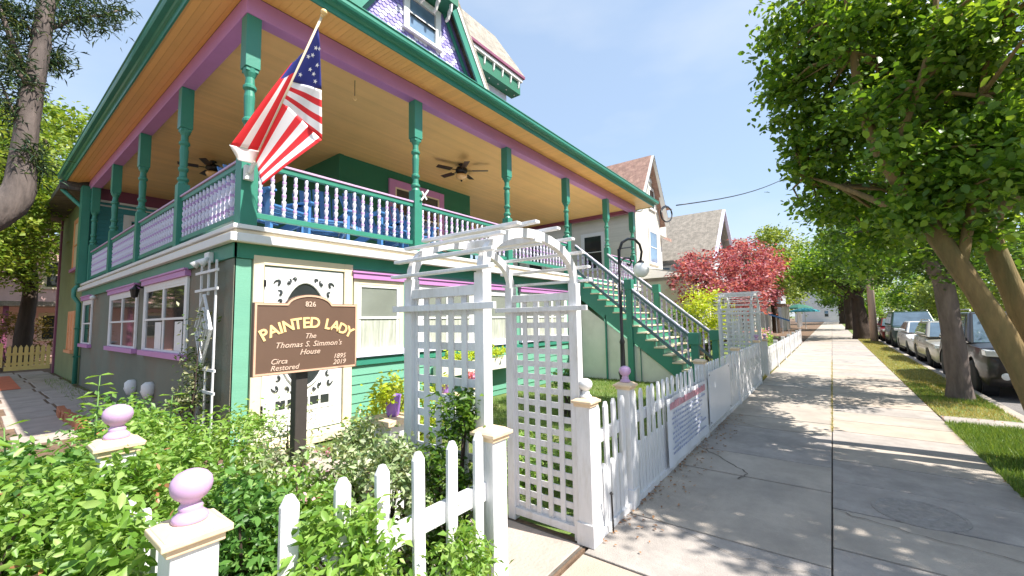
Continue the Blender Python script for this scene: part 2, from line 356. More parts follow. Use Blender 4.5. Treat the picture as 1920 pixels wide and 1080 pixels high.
def rough_tube(pts, rad, n=20, amp=.09):
    """a limb with ridges, knots and swellings instead of a smooth pipe"""
    P, R = spline(pts, rad); mb = MB(); mb.tube(P, R, n); ph = random.uniform(0,9); m = len(P)
    for i in range(m):
        for k in range(n):
            v = Vector(mb.v[i*n+k]); c = P[i]; a = 2*PI*k/n
            f = 1+amp*(.55*math.sin(3*a+ph+i*.13)+.5*math.sin(5*a-ph*2+i*.21)+.45*math.sin(9*a+i*.33+ph))*.6+amp*.5*math.sin(i*.9+ph)*math.sin(2*a+ph)+random.gauss(0,amp*.22)
            mb.v[i*n+k] = tuple(c+(v-c)*f)
    return mb
def tree(name, label, base, limbs, ells, per, cr, size, lm, bark, cat='tree', group=None, aspect=.6, twigs=60, D=None, up=.4, n4=False):
    """limbs: list of (points, radii); trunk first"""
    t = thing(name, label, cat, base, group)
    rough_tube(limbs[0][0], limbs[0][1], 22).build('trunk', bark, t, smooth=True)
    for p, r in limbs[1:]: rough_tube(p, r, 12).build('limb', bark, t, smooth=True)
    P, K = clumps(ells, per, cr)
    ends = [Vector(q) for p, r in limbs for q in p[max(1,len(p)//2):]]
    if twigs:
        mb = MB()
        for q in K[rng.choice(len(K), min(twigs,len(K)), replace=False)]:
            q = Vector(q); e = min(ends, key=lambda a: (a-q).length); mid = (e+q)/2+Vector((random.uniform(-.15,.15),random.uniform(-.15,.15),.1))
            mb.tube([e, mid, q], [.03, .018, .006], 5, cap=False)
        mb.build('twigs', bark, t, smooth=True, kind='stuff')
    link('crown', leaf_mesh('crown', P, size, lm, up=up, aspect=aspect, n4=n4), t, kind='stuff')
    return t
def shrub(name, label, base, ells, per, cr, size, lm, cat='shrub', nleaf=0, stems=10, group=None, aspect=.5, n4=False, stem_m=None, up=.5):
    t = thing(name, label, cat, base, group); b = Vector(base)
    P, K = clumps(ells, per, cr); P[:,2] = np.maximum(P[:,2], .04)
    mb = MB()
    for q in K[rng.choice(len(K), min(stems,len(K)), replace=False)]:
        q = Vector(q); mb.tube([b+Vector((random.uniform(-.1,.1),random.uniform(-.1,.1),0)), (b+q)/2+Vector((0,0,.08)), q], [.012,.009,.004], 5, cap=False)
    mb.build('stems', stem_m or m_barkd, t, smooth=True, kind='stuff')
    if nleaf:
        # the leaves that show largest are parts of their own: the ones nearest the camera
        dd = np.linalg.norm(P-np.array(EYE),axis=1)-rng.uniform(0,.25,len(P)); idx = np.argsort(dd); near = idx[:nleaf]; far = idx[nleaf:]
        protos = [leaf_mesh('leaf', np.zeros((1,3)), 1.0, lm, up=3, aspect=aspect, sizevar=0, n4=True, D=np.array([[1.,0,0]])) for _ in range(4)]
        for i in near:
            o = link('leaf', random.choice(protos), t, loc=Vector(P[i])-b, rot=(random.gauss(0,.5),random.gauss(.15,.4),random.uniform(0,6.28)))
            s = size*random.uniform(.75,1.3); o.scale = (s,s,s)
        P = P[far]
    link('foliage', leaf_mesh('foliage', P, size, lm, up=up, aspect=aspect, n4=n4), t, kind='stuff')
    return t
def text_mb(txt, size, fr, c0=0, shear=0, sp=1.0, bold=.0, center=True, right=False, mb=None, ext=.004):
    cu = bpy.data.curves.new('t', 'FONT'); cu.body = txt; cu.size = size; cu.shear = shear; cu.offset = bold; cu.extrude = ext; cu.space_character = sp
    cu.align_x = 'CENTER' if center else ('RIGHT' if right else 'LEFT'); cu.resolution_u = 3
    o = bpy.data.objects.new('t', cu); COL.objects.link(o)
    me = bpy.data.meshes.new_from_object(o.evaluated_get(bpy.context.evaluated_depsgraph_get()))
    mb = mb or MB(); mb.add([fr(v.co.x, v.co.y, c0+v.co.z) for v in me.vertices], [tuple(p.vertices) for p in me.polygons])
    bpy.data.objects.remove(o); bpy.data.curves.remove(cu); bpy.data.meshes.remove(me); return mb

# ================================================================== SETTING
mb = MB(); mb.box(-400,900,-600,600,-.62,-.42); struct('ground', mb, m_earth)
mb = MB(); mb.box(-60,260,-10.3,-2.32,-.40,-.12); struct('road', mb, m_asph)
mb = MB(); mb.box(-60,260,-14.5,-10.3,-.41,-.006); struct('far_pavement', mb, m_concb)
# yard soil and lawn
mb = MB(); mb.box(-60,.36,1.52,60,-.4,-.012); mb.box(30,260,1.52,70,-.4,-.012); mb.box(.36,30,23.5,70,-.4,-.012); struct('side_ground', mb, m_soil)
mb = MB(); mb.box(.36,2.9,1.52,23.5,-.4,-.008); struct('garden_bed', mb, m_soil)
mb = MB(); mb.box(2.9,30,1.52,23.5,-.4,-.010); struct('lawn', mb, m_turf)
# sidewalk of poured slabs
SLABM = [m_conc, m_concb, m_concc, m_concd]
sw = MB(); sw.box(-20,230,-1.27,1.52,-.38,-.03); swo = struct('sidewalk', sw, m_joint)
def slab(x0, x1, y0, y1, m, dz=0):
    g = .011; b = MB(); z = random.uniform(-.004,.004)+dz; m = random.choice(SLABM) if random.random()<.6 else m
    b.box(x0+g,x1-g,y0+.003,y1-.003,-.03,z); o = b.build('paving_slab', m, swo, bevel=.006); return o
x = -3.0; k = 0
while x < 62:
    d = .76; slab(x, x+d, -1.26, .0965, m_concb if k%3 else m_conc); x += d; k += 1
x = -3.2; k = 0
while x < 62:
    d = .78 if k%2 else 1.46; slab(x, x+d, .1015, 1.50, m_conc if k%4 else m_concb); x += d; k += 1
b = MB(); b.box(62,230,-1.26,.085,-.03,0); b.box(62,230,.105,1.5,-.03,0.001); b.build('far_slabs', m_conc, swo)
b = MB()
b.lathe([(.30,-.02),(.30,.006),(.275,.008),(.27,.003),(.12,.003),(.115,.007),(.0,.007)], (4.86,-.47,0), 28)
tag(b.build('utility_cover', m_iron), 'round cast iron cover set flush in the right hand sidewalk slabs', 'utility cover')
# verge, kerb and the stepping path to the road
vg = MB(); vg.box(-60,9.0,-2.17,-1.28,-.38,-.004); vg.box(9.62,230,-2.17,-1.28,-.38,-.004); vgo = struct('verge', vg, m_turf)
vp = MB(); vp.box(9.0,9.62,-2.17,-1.28,-.38,.002); struct('verge_path', vp, m_concb, bevel=.01)
kb = MB(); kb.box(-60,230,-2.33,-2.17,-.4,-.03); kbo = struct('kerb', kb, m_concb)
x = 6.0
while x < 60:
    b = MB(); b.box(x+.008,x+1.19,-2.32,-2.17,-.03,.004); b.build('kerb_stone', m_conc, kbo, bevel=.012); x += 1.2
# grass on verge: dry strip far, green patches near the tree, blades in one object each
def blades(x0, x1, y0, y1, n, h, m, name, label, z=0, base=None, mask=None):
    P = np.stack([rng.uniform(x0,x1,n), rng.uniform(y0,y1,n), np.full(n,z)],1)
    if mask is not None: P = P[mask(P)]
    D = rng.normal(size=(len(P),3))*.35; D[:,2] = 1.6
    me = blade_mesh(P, D, h, m)
    o = link(name, me, None, kind='stuff'); o['label'] = label; o['category'] = 'grass'; return o
def blade_mesh(C, D, h, m):
    n = len(C); D = D/np.linalg.norm(D,axis=1,keepdims=True); s = np.cross(D, rng.normal(size=(n,3))); s /= np.linalg.norm(s,axis=1,keepdims=True)
    hh = h*rng.uniform(.4,1.3,(n,1)); V = np.stack([C-s*.005, C+s*.005, C+D*hh],1); V[:,2,:2] += rng.normal(size=(n,2))*.02
    me = bpy.data.meshes.new('blades'); me.vertices.add(n*3); me.vertices.foreach_set('co', V.reshape(-1))
    me.loops.add(n*3); me.loops.foreach_set('vertex_index', np.arange(n*3,dtype=np.int32)); me.polygons.add(n)
    me.polygons.foreach_set('loop_start', np.arange(0,n*3,3,dtype=np.int32)); me.materials.append(m); me.update(calc_edges=True); return me
def ncl(P, s, o):   # cheap smooth patch mask
    return np.sin(P[:,0]*s+o)+np.sin(P[:,1]*s*1.7+o*2)+np.sin((P[:,0]+P[:,1])*s*.6+o*3)
blades(4,9.0,-2.17,-1.24,26000,.075,lf_grass,'green_verge_grass','thick green grass on the verge beside the nearest sidewalk slabs', mask=lambda P:(ncl(P,3,1)>-1.2)|(P[:,1]>-1.5))
blades(9.6,13.5,-2.17,-1.26,12000,.06,lf_grass,'green_verge_grass','patchy green grass round the foot of the street tree', mask=lambda P:(ncl(P,2.2,2)>-.2)|((P[:,0]>11.9)&(P[:,1]>-1.6)))
blades(12.5,40,-2.17,-1.26,26000,.05,lf_dry,'dry_verge_grass','yellow dry grass along the farther verge beside the parked cars')
blades(9.6,14,-2.17,-1.26,5000,.05,lf_dry,'dry_verge_grass','thin straw coloured grass between the tree and the step path')
blades(2.95,11.5,1.62,5.7,30000,.055,lf_grass,'lawn_grass','short bright lawn grass behind the white picket fence')
blades(2.9,29,1.50,1.56,3500,.07,lf_dry,'fence_foot_weeds','thin weeds and dry grass along the foot of the white fence')
blades(.45,2.8,5.0,20,5000,.10,lf_grass,'side_bed_grass','low green ground cover at the foot of the grey green side wall', mask=lambda P:P[:,0]>1.5)
def litter(n, x0,x1,y0,y1, label):
    P = np.stack([rng.uniform(x0,x1,n), y0+(y1-y0)*rng.uniform(0,1,n)**2, np.full(n,.012)],1)
    o = link('leaf_litter', leaf_mesh('leaf_litter', P, .035, lf_litter, up=4, droop=0), None, kind='stuff'); o['label'] = label; o['category'] = 'leaf litter'
litter(260,2.9,8,1.47,1.15,'small brown fallen leaves along the foot of the near white fence')
litter(300,3.5,12,-1.26,-2.1,'dry fallen leaves scattered on the verge round the street tree')
def crack(pts, w=.006):
    b = MB(); P = [Vector((x,y,.0065)) for x,y in pts]; Q = []
    for i in range(len(P)-1):
        for k in range(6): Q.append(P[i].lerp(P[i+1],k/6)+Vector((random.gauss(0,.012),random.gauss(0,.012),0)))
    Q.append(P[-1])
    for i in range(len(Q)-1):
        d = (Q[i+1]-Q[i]).normalized(); s = Vector((-d.y,d.x,0))*w*random.uniform(.3,.8); b.quad(Q[i]-s,Q[i+1]-s,Q[i+1]+s,Q[i]+s)
    b.build('crack', m_joint, swo)
crack([(5.75,1.42),(5.35,1.05),(5.05,.80)],.010); crack([(5.05,.80),(4.85,.86)],.012); crack([(4.55,.09),(4.4,-.35),(4.3,-.9),(4.2,-1.25)]); crack([(7.6,1.5),(7.2,.9),(7.3,.12)]); crack([(10.4,-.1),(10.1,-.6),(10.3,-1.25)]); crack([(3.6,1.4),(3.3,.7),(3.35,.12)],.004)
blades(7.5,19,.095,.103,900,.035,lf_dry,'joint_weeds','tiny dry weeds in the long middle joint of the sidewalk')
# gravel-brown edging, side path and flagstones in the side yard
sp = MB(); sp.box(.45,1.95,9.0,24.5,-.3,.004); spo = struct('side_path', sp, m_soil)
yy = 9.1
while yy < 24.2:
    d = random.uniform(.8,1.15); sx = random.uniform(-.06,.06)
    for xa, xb in ((.5,1.18),(1.21,1.92)):
        b = MB(); b.box(xa+.01+sx,xb-.01+sx,yy+.02,yy+d-.02,-.02,.02+random.uniform(-.006,.006)); b.build('flagstone', m_flag_stone, spo, bevel=.012)
    yy += d
mt = MB(); mt.box(.40,.98,17.6,22.6,.022,.034); tag(mt.build('outdoor_mat', m_terra), 'worn terracotta coloured mat lying on the side path before the yellow fence', 'mat')
be = thing('brick_edging', 'row of tilted orange clay bricks edging the planted bed', 'edging', (1.3,8.5,0))
p0 = Vector((1.15,11.6,0)); p1 = Vector((1.25,6.8,0))
for k in range(26):
    q = p0.lerp(p1, k/25); b = MB(); q = q+Vector((random.uniform(-.01,.01),0,random.uniform(-.01,.01)))
    b.box(-.05,.05,-.09,.09,0,.17); o = b.build('brick', m_brick, be, bevel=.006, loc=q-Vector((1.3,8.5,0))); o.rotation_euler = (.22,random.gauss(0,.05),random.gauss(0,.08))
# walk from the gate to the door
gw = MB(); gw.box(1.86,2.84,1.54,5.9,-.3,-.002); gwo = struct('garden_path', gw, m_joint)
for k in range(5):
    b = MB(); b.box(1.88,2.82,1.56+k*.87,1.56+k*.87+.85,-.03,.006+random.uniform(-.003,.003)); b.build('path_slab', m_flag_stone, gwo, bevel=.008)

# ================================================================== THE PAINTED HOUSE
HX0, HX1, HY0, HY1 = 2.05, 15.75, 6.0, 17.4       # lower storey
house = thing('victorian_house', 'green and mauve Victorian house with raised wraparound porch under an orange ceiling', 'house', (2.05,6,0))
F_ = FR((0,HY0,0),(1,0,0),(0,-1,0))               # front wall: a = x, b = z, c = outwards
Lf = FR((HX0,0,0),(0,1,0),(-1,0,0))               # left wall: a = y
DZ = 2.92
b = MB(); b.box(HX0,HX1,HY0,HY0+.2,0,2.70); b.build('front_wall', m_seafoam, house)
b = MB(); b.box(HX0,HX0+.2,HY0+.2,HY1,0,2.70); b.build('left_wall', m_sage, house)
b = MB(); b.box(HX1-.2,HX1,HY0+.2,HY1,0,2.70); b.build('right_wall', m_creamw, house)
b = MB(); b.lbox(F_,HX0-.025,HX0+.17,.0,2.50,.003,.03); b.build('corner_board', m_seafoam, house, bevel=.004)
b = MB(); b.box(HX0-.03,HX0-.003,HY0-.03,HY0+.26,.0,2.50); b.build('corner_board', m_sage, house, bevel=.004)
b = MB(); b.lbox(F_,HX0-.04,HX1,2.505,2.70,.003,.05); b.build('frieze_board', m_green, house, bevel=.004)
b = MB(); b.box(HX0-.05,HX0-.003,HY0-.05,HY1,2.505,2.70); b.build('frieze_board', m_green, house, bevel=.004)
b = MB(); b.lbox(F_,3.62,10.5,.98,1.075,.003,.05); b.build('sill_band', m_green, house, bevel=.004)
z = .12; cb = MB(); cb.add([F_(3.67,0,.004),F_(10.6,0,.004),F_(10.6,0,.020),F_(3.67,0,.020),F_(3.67,.142,.004),F_(10.6,.142,.004)],[(0,1,2,3),(3,2,5,4),(0,3,4),(1,5,2),(0,4,5,1)])
cbf = cb.mesh('clapboard', m_seafoam)
while z < .85: link('clapboard', cbf, house, loc=Vector((0,0,z))-ORIGIN[house.name]); z += .142
# deck
b = MB(); b.box(HX0-.06,HX1+.06,5.86,HY1,2.70,2.86); b.build('deck_rim', m_cream, house, bevel=.008)
b = MB(); b.box(HX0-.10,HX1+.1,5.82,HY1,2.864,DZ); b.build('deck_floor', m_white, house, bevel=.008)
b = MB(); b.box(HX0-.14,HX0-.06,5.78,HY1,2.69,2.80); b.box(HX0-.06,HX1,5.78,5.86,2.69,2.80); b.build('deck_moulding', m_white, house, bevel=.01)

def window(parent, fr, x0, x1, z0, z1, n=1, frame=m_white, head=None, sill=None, pane=m_glass, pane2=None, cas=.09, proud=.04, casm=None, inner=None, meeting=.5):
    """double-hung window units side by side; returns the window part with its sub-parts"""
    b = MB(); c0 = .003
    b.lbox(fr,x0-cas,x0,z0,z1+cas,c0,proud); b.lbox(fr,x1,x1+cas,z0,z1+cas,c0,proud); b.lbox(fr,x0,x1,z1,z1+cas,c0,proud-.002)
    w = b.build('window', casm or frame, parent, bevel=.004)
    uw = (x1-x0)/n; s = .045
    for i in range(n):
        a0 = x0+i*uw; a1 = a0+uw; zm = z0+(z1-z0)*meeting
        b = MB()
        for q0,q1,cc in ((zm-.018,z1,.012),(z0,zm+.018,.0)):
            b.lbox(fr,a0,a0+s,q0,q1,c0+cc,proud-.018+cc); b.lbox(fr,a1-s,a1,q0,q1,c0+cc,proud-.018+cc)
            b.lbox(fr,a0+s,a1-s,q0,q0+s*.8,c0+cc,proud-.020+cc); b.lbox(fr,a0+s,a1-s,q1-s*.8,q1,c0+cc,proud-.020+cc)
        sub('sash', b, frame, w)
        b = MB(); b.lbox(fr,a0+s*.8,a1-s*.8,zm,z1-.02,c0,c0+.012); sub('pane', b, pane, w)
        b = MB(); b.lbox(fr,a0+s*.8,a1-s*.8,z0+.02,zm,c0,c0+.009); sub('pane', b, pane2 or pane, w)
    if head:
        b = MB(); b.lbox(fr,x0-cas-.03,x1+cas+.03,z1+cas+.002,z1+cas+.09,c0,proud+.04); b.lbox(fr,x0-cas-.05,x1+cas+.05,z1+cas+.092,z1+cas+.12,c0,proud+.06); sub('head_moulding', b, head, w)
    b = MB(); b.lbox(fr,x0-cas-.04,x1+cas+.04,z0-.09,z0-.002,c0,proud+.05); sub('sill', b, sill or frame, w)
    return w
# front windows behind the sign and the arbor
window(house,F_,3.78,4.56,1.20,2.26,1,m_white,m_mauve,m_lavw,m_glassg,m_curtain,casm=m_cream)
window(house,F_,5.08,6.38,1.20,2.24,2,m_white,m_mauve,m_lavw,m_glassg,m_curtain)
window(house,F_,6.75,7.70,1.20,2.24,1,m_white,m_mauve,m_lavw,m_glassg,m_curtain)
window(house,F_,8.22,10.25,1.20,2.24,3,m_white,m_mauve,m_lavw,m_glassg,m_curtain)
for xx in (4.86,6.58,7.95):
    b = MB(); b.lbox(F_,xx-.07,xx+.07,1.08,2.5,.003,.035); b.build('pilaster', m_seafoam, house, bevel=.004)
# left wall windows
window(house,Lf,7.86,10.22,1.22,2.32,2,m_white,m_mauve,m_mauve,m_glass,m_glass)
window(house,Lf,10.95,13.35,1.22,2.30,2,m_white,m_mauve,m_mauve,m_glass,m_glass)
window(house,Lf,15.85,17.1,1.20,2.32,1,m_white,m_mauve,m_mauve,m_glass,m_glass)
# lace curtains seen low in the first left window
for a in (8.0,9.15):
    b = MB(); b.lbox(Lf,a,a+.38,1.26,1.72,.014,.019); b.build('curtain', m_white, house)
# screen door with oval glass and fretwork
b = MB(); b.lbox(F_,2.24,2.37,.10,2.56,.004,.055); b.lbox(F_,3.52,3.66,.10,2.56,.004,.055); b.lbox(F_,2.37,3.52,2.44,2.56,.004,.053); b.build('door_casing', m_cream, house, bevel=.004)
b = MB(); b.lbox(F_,2.37,3.52,.02,.14,.004,.30); b.build('door_step', m_cream, house, bevel=.01)
b = MB(); b.lbox(F_,2.385,3.505,.16,2.425,.004,.03); door = b.build('screen_door', m_white, house, bevel=.004)
cx, cz, rx, rz = 2.93, 1.50, .36, .74
def ell(a, s=1, o=0): return (cx+(rx*s+o)*math.cos(a), cz+(rz*s+o)*math.sin(a))
b = MB(); b.prism([ell(2*PI*k/40) for k in range(40)], F_, .030, .034); sub('oval_glass', b, m_glass, door)
b = MB(); P = [F_(*ell(2*PI*k/40), .036) for k in range(41)]; b.tube(P, .022, 6); sub('oval_frame', b, m_white, door, smooth=True)
b = MB()
for sx in (-1,1):
    for sz in (-1,1):
        ox = cx+sx*.37; oz = cz+sz*.70
        for (dx,dz,R,a0,a1) in ((0,0,.06,0,4.6),(-.02,-.13,.045,1,5.4),(-.13,.04,.045,2,6.6),(-.03,-.24,.03,0,5),(-.22,.07,.03,0,5)):
            pts = [F_(ox+sx*dx+sx*(R*(1-.12*t))*math.cos(a0+(a1-a0)*t/10), oz+sz*dz+sz*(R*(1-.06*t))*math.sin(a0+(a1-a0)*t/10), .0345) for t in range(11)]
            b.tube(pts, [.006+.014*math.sin(PI*(t+.5)/11) for t in range(11)], 5)
sub('fretwork_openings', b, m_glass, door, smooth=True)
for k in range(5):
    a = 2.56+k*.155; b = MB(); b.lbox(F_,a,a+.125,.50,.62,.030,.033); sub('square_pane', b, m_glass, door)
b = MB(); b.lbox(F_,2.50,3.38,.44,.465,.03,.045)
for k in range(9): b.lbox(F_,2.53+k*.097,2.53+k*.097+.07,.20,.43,.03,.038)
sub('beaded_panel', b, m_white, door)
b = MB(); b.lbox(F_,3.40,3.43,1.18,1.30,.03,.06); sub('handle', b, m_black, door)
for z in (.5,1.3,2.15):
    b = MB(); b.lbox(F_,2.365,2.395,z,z+.09,.03,.06); sub('hinge', b, m_black, door)

# --- porch posts and railings
def post_mb():
    b = MB(); s = .085
    b.box(-s,s,-s,s,0,1.12)                                     # square foot up to above the rail
    b.lathe([(.085,1.12),(.062,1.17),(.085,1.20),(.085,1.23),(.058,1.26),(.052,1.34),(.075,1.38),(.075,1.41),(.055,1.44),(.060,1.60),(.066,1.72),(.055,1.80),(.080,1.83),(.080,1.86),(.058,1.89),(.052,1.98),(.078,2.04),(.085,2.10)],(0,0,0),14)
    b.box(-.09,.09,-.09,.09,2.10,2.81); b.box(-.075,.075,-.075,.075,2.05,2.10)
    return b
pm = post_mb().mesh('porch_post', m_green)
PX = [2.12,4.89,7.62,10.40,13.12,15.45]; PYS = [8.65,11.42,14.15,16.95]
origin = ORIGIN[house.name]
for xx in PX: link('porch_post', pm, house, loc=Vector((xx,5.93,DZ))-origin, bevel=.006)
for yy in PYS: link('porch_post', pm, house, loc=Vector((2.12,yy,DZ))-origin, bevel=.006)
for yy in (8.7,11.4,14.2): link('porch_post', pm, house, loc=Vector((15.45,yy,DZ))-origin, bevel=.006)
# beads of mauve and white on each baluster
zs = [(.022,0,0),(.022,.06,0),(.014,.07,0),(.026,.10,1),(.026,.13,1),(.014,.15,0),(.028,.19,0),(.028,.23,0),(.014,.25,0),(.028,.29,1),(.028,.33,0),(.014,.35,0),(.028,.39,0),(.028,.43,0),(.014,.45,0),(.026,.48,1),(.026,.51,1),(.014,.53,0),(.022,.55,0),(.022,.62,0)]
b = MB(); b.lathe([(r*1.12,z) for r,z,_ in zs],(0,0,0),8,mis=[m for _,_,m in zs]); bal = b.mesh('baluster', [m_balw, m_balm])
bal.polygons.foreach_set('use_smooth',[True]*len(bal.polygons))
def railing(p, q, spacing=.155, rise=0, z=DZ, cap=m_capm, rail=m_green, w=.09):
    """top and bottom rail with its balusters, from post face p to post face q (xy), rise for stairs"""
    p = Vector((*p,z)); q = Vector((*q,z+rise)); d = q-p; L2 = math.hypot(d.x,d.y)
    top = MB(); top.beam(p+Vector((0,0,.845)), q+Vector((0,0,.845)), .07, .07)
    r = top.build('railing', rail, house, bevel=.004)
    c = MB(); c.beam(p+Vector((0,0,.897)), q+Vector((0,0,.897)), w+.02, .03); sub('hand_rail', c, cap, r, bevel=.004)
    c = MB(); c.beam(p+Vector((0,0,.155)), q+Vector((0,0,.155)), .07, .07); sub('bottom_rail', c, rail, r, bevel=.004)
    n = max(1,int(round(L2/spacing)))
    for i in range(n):
        t = (i+.5)/n; o = link('baluster', bal, r, loc=p+d*t+Vector((0,0,.185)))
    return r
for a, c in zip(PX[:3], PX[1:4]): railing((a+.085,5.93),(c-.085,5.93))
railing((13.12+.085,5.93),(15.45-.085,5.93))
yl = [5.93]+PYS
for a, c in zip(yl[:-1], yl[1:]): railing((2.12,a+.085),(2.12,c-.085))
b = MB(); b.box(2.02,2.22,5.83,6.03,DZ,DZ+1.02); b.box(2.0,2.24,5.81,6.05,DZ+1.02,DZ+1.06); b.build('corner_newel', m_green, house, bevel=.006)

# --- porch roof: beam, ceiling, sloping soffit, fascia and gutter
BX0, BX1, BY0, BY1 = 2.02, 15.62, 5.83, 17.4
EX0, EX1, EY0 = 1.58, 16.15, 5.29
b = MB(); b.box(BX0,BX1,BY0,BY0+.20,5.73,5.995); b.build('porch_beam', m_mauve, house, bevel=.006)
b = MB(); b.box(BX0,BX0+.20,BY0+.202,BY1,5.73,5.995); b.build('porch_beam', m_mauve, house, bevel=.006)
b = MB(); b.box(BX1-.20,BX1,BY0+.202,BY1,5.73,5.995); b.build('porch_beam', m_maroon, house, bevel=.006)  # a mauve beam too; its shade is put in as the deeper colour
b = MB(); b.box(BX0+.21,BX1-.21,BY0+.21,BY1,5.862,5.90); b.build('porch_ceiling', m_orange, house)
zo, zi = 5.985, 6.0
b = MB(); b.quad((EX0,EY0,zo),(EX1,EY0,zo),(BX1,BY0,zi),(BX0,BY0,zi)); b.build('front_soffit', m_orangex, house)
b = MB(); b.quad((EX0,EY0,zo),(BX0,BY0,zi),(BX0,BY1,zi),(EX0,BY1+.7,zo)); b.build('side_soffit', m_orangex, house)
b = MB(); b.quad((EX1,EY0,zo),(EX1,BY1,zo),(BX1,BY1,zi),(BX1,BY0,zi)); b.build('side_soffit', m_orangex, house)
# stepped crown + gutter swept round the eaves
prof = [(-.01,-.02),(.02,-.02),(.03,.02),(.03,.09),(.07,.11),(.09,.14),(.17,.14),(.19,.18),(.19,.26),(.21,.27),(.21,.29),(.17,.29),(.17,.24),(.05,.24),(.0,.3)]
def eave(pts, outs, name, m, z=zo):
    b = MB(); n = len(prof)
    V = [(p[0]+o[0]*a, p[1]+o[1]*a, z+c) for p,o in zip(pts,outs) for a,c in [(a*.82,c*.72) for a,c in prof]]
    F = [(i*n+k, i*n+(k+1)%n, (i+1)*n+(k+1)%n, (i+1)*n+k) for i in range(len(pts)-1) for k in range(n)]
    F += [tuple(range(n)), tuple(range((len(pts)-1)*n, len(pts)*n))]
    b.add(V,F); return b.build(name, m, house)
eave([(EX0,BY1+.7),(EX0,EY0),(EX1,EY0),(EX1,BY1)], [(-1,0),(-1,-1),(1,-1),(1,0)], 'gutter', m_green)
# porch roof planes (a thick hip rising to the upper house)
b = MB(); e = .12; zt = zo+.19
A0=(EX0-e,EY0-e,zt); A1=(EX1+e,EY0-e,zt); A2=(EX1+e,BY1,zt); A3=(EX0-e,BY1+.7,zt)
B0=(4.6,9.4,8.0); B1=(12.9,9.4,8.0); B2=(12.9,BY1,8.0); B3=(4.6,BY1+.7,8.0)
C0=(BX0,BY0,6.04); C1=(BX1,BY0,6.04); C2=(BX1,BY1,6.04); C3=(BX0,BY1+.7,6.04)
b.add([A0,A1,A2,A3,B0,B1,B2,B3,C0,C1,C2,C3],[(0,1,5,4),(1,2,6,5),(2,3,7,6),(3,0,4,7),(4,5,6,7),(11,10,9,8),(1,0,8,9),(2,1,9,10),(3,2,10,11),(0,3,11,8)]); b.build('porch_roof', m_roofd, house)
# downspout at the far left corner
b = MB(); b.tube([(1.50,17.95,6.02),(1.52,17.9,5.75),(1.92,17.5,5.2),(1.96,17.45,4.85),(1.96,17.45,2.95),(1.84,17.4,2.75),(1.84,17.4,2.55),(1.95,17.35,2.35),(1.96,17.35,.05)], .055, 8); b.build('downspout', m_green, house, smooth=True)
b = MB(); b.box(1.86,2.04,17.15,17.55,DZ,5.8); b.build('end_post', m_green, house)
b = MB()
for z in (.8,1.6,3.6,4.4): b.box(1.89,2.04,17.29,17.41,z,z+.04)
b.build('pipe_straps', m_dgreen, house)

# --- upper house
UX0,UX1,UY = 5.42,10.16,9.5
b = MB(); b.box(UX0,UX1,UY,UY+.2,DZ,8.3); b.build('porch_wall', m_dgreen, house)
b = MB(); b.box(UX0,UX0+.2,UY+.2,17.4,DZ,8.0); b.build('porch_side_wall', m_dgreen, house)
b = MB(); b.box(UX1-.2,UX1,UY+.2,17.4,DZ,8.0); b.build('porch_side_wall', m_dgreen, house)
U_ = FR((0,UY,0),(1,0,0),(0,-1,0))
window(house,U_,7.08,8.72,3.9,5.42,2,m_cream,None,m_cream,m_glass,m_glass,cas=.2,casm=m_mauve,proud=.06)
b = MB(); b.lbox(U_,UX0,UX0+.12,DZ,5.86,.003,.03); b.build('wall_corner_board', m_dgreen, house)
# teal clapboards and a white window on the wing behind the porch
T_ = FR((0,17.4,0),(1,0,0),(0,-1,0))
b = MB(); b.box(2.05,UX0,17.4,17.6,DZ,6.0); b.build('wing_front_wall', m_teal, house)
z = DZ; bb = MB()
cb = MB(); cb.add([T_(2.05,0,.004),T_(5.4,0,.004),T_(5.4,0,.028),T_(2.05,0,.028),T_(2.05,.125,.004),T_(5.4,.125,.004)],[(0,1,2,3),(3,2,5,4),(0,3,4),(1,5,2),(0,4,5,1)])
cbm = cb.mesh('clapboard', m_teal)
while z < 5.25: link('clapboard', cbm, house, loc=Vector((0,0,z))-origin); z += .125
b = MB(); b.lbox(T_,2.05,5.4,5.44,5.50,.003,.07); b.lbox(T_,2.05,5.4,5.32,5.36,.003,.05); b.build('white_trim', m_white, house)
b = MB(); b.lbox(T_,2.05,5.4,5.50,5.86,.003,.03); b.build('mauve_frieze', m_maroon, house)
window(house,T_,2.95,4.3,3.6,5.0,1,m_white,None,None,m_glass,m_glass,cas=.14,proud=.07)
# rear wing with orange framed windows
b = MB(); b.box(2.05,9.5,17.61,23.2,0,6.0); b.build('rear_wing', m_olive, house)
Lw = FR((2.05,0,0),(0,1,0),(-1,0,0))
window(house,Lw,18.15,19.8,3.55,5.1,2,m_orangew,None,m_mauve,m_cream,m_cream,cas=.1)
window(house,Lw,18.75,19.9,.95,2.1,2,m_orangew,None,m_orangew,m_orangew,m_orangew,cas=.08)
b = MB(); b.box(2.0,2.049,22.95,23.25,0,5.9); b.build('wing_corner_board', m_maroon, house)
b = MB(); b.add([(1.45,17.7,5.75),(9.9,17.7,5.75),(9.9,23.8,5.75),(1.45,23.8,5.75),(1.45,17.7,5.92),(9.9,17.7,5.92),(9.9,23.8,5.92),(1.45,23.8,5.92),(5.6,17.7,8.6),(5.6,23.8,8.6)],
      [(3,2,1,0),(0,1,5,4),(1,2,6,5),(2,3,7,6),(3,0,4,7),(4,5,8),(6,7,9),(5,6,9,8),(7,4,8,9)]); b.build('wing_roof', m_roofd, house)

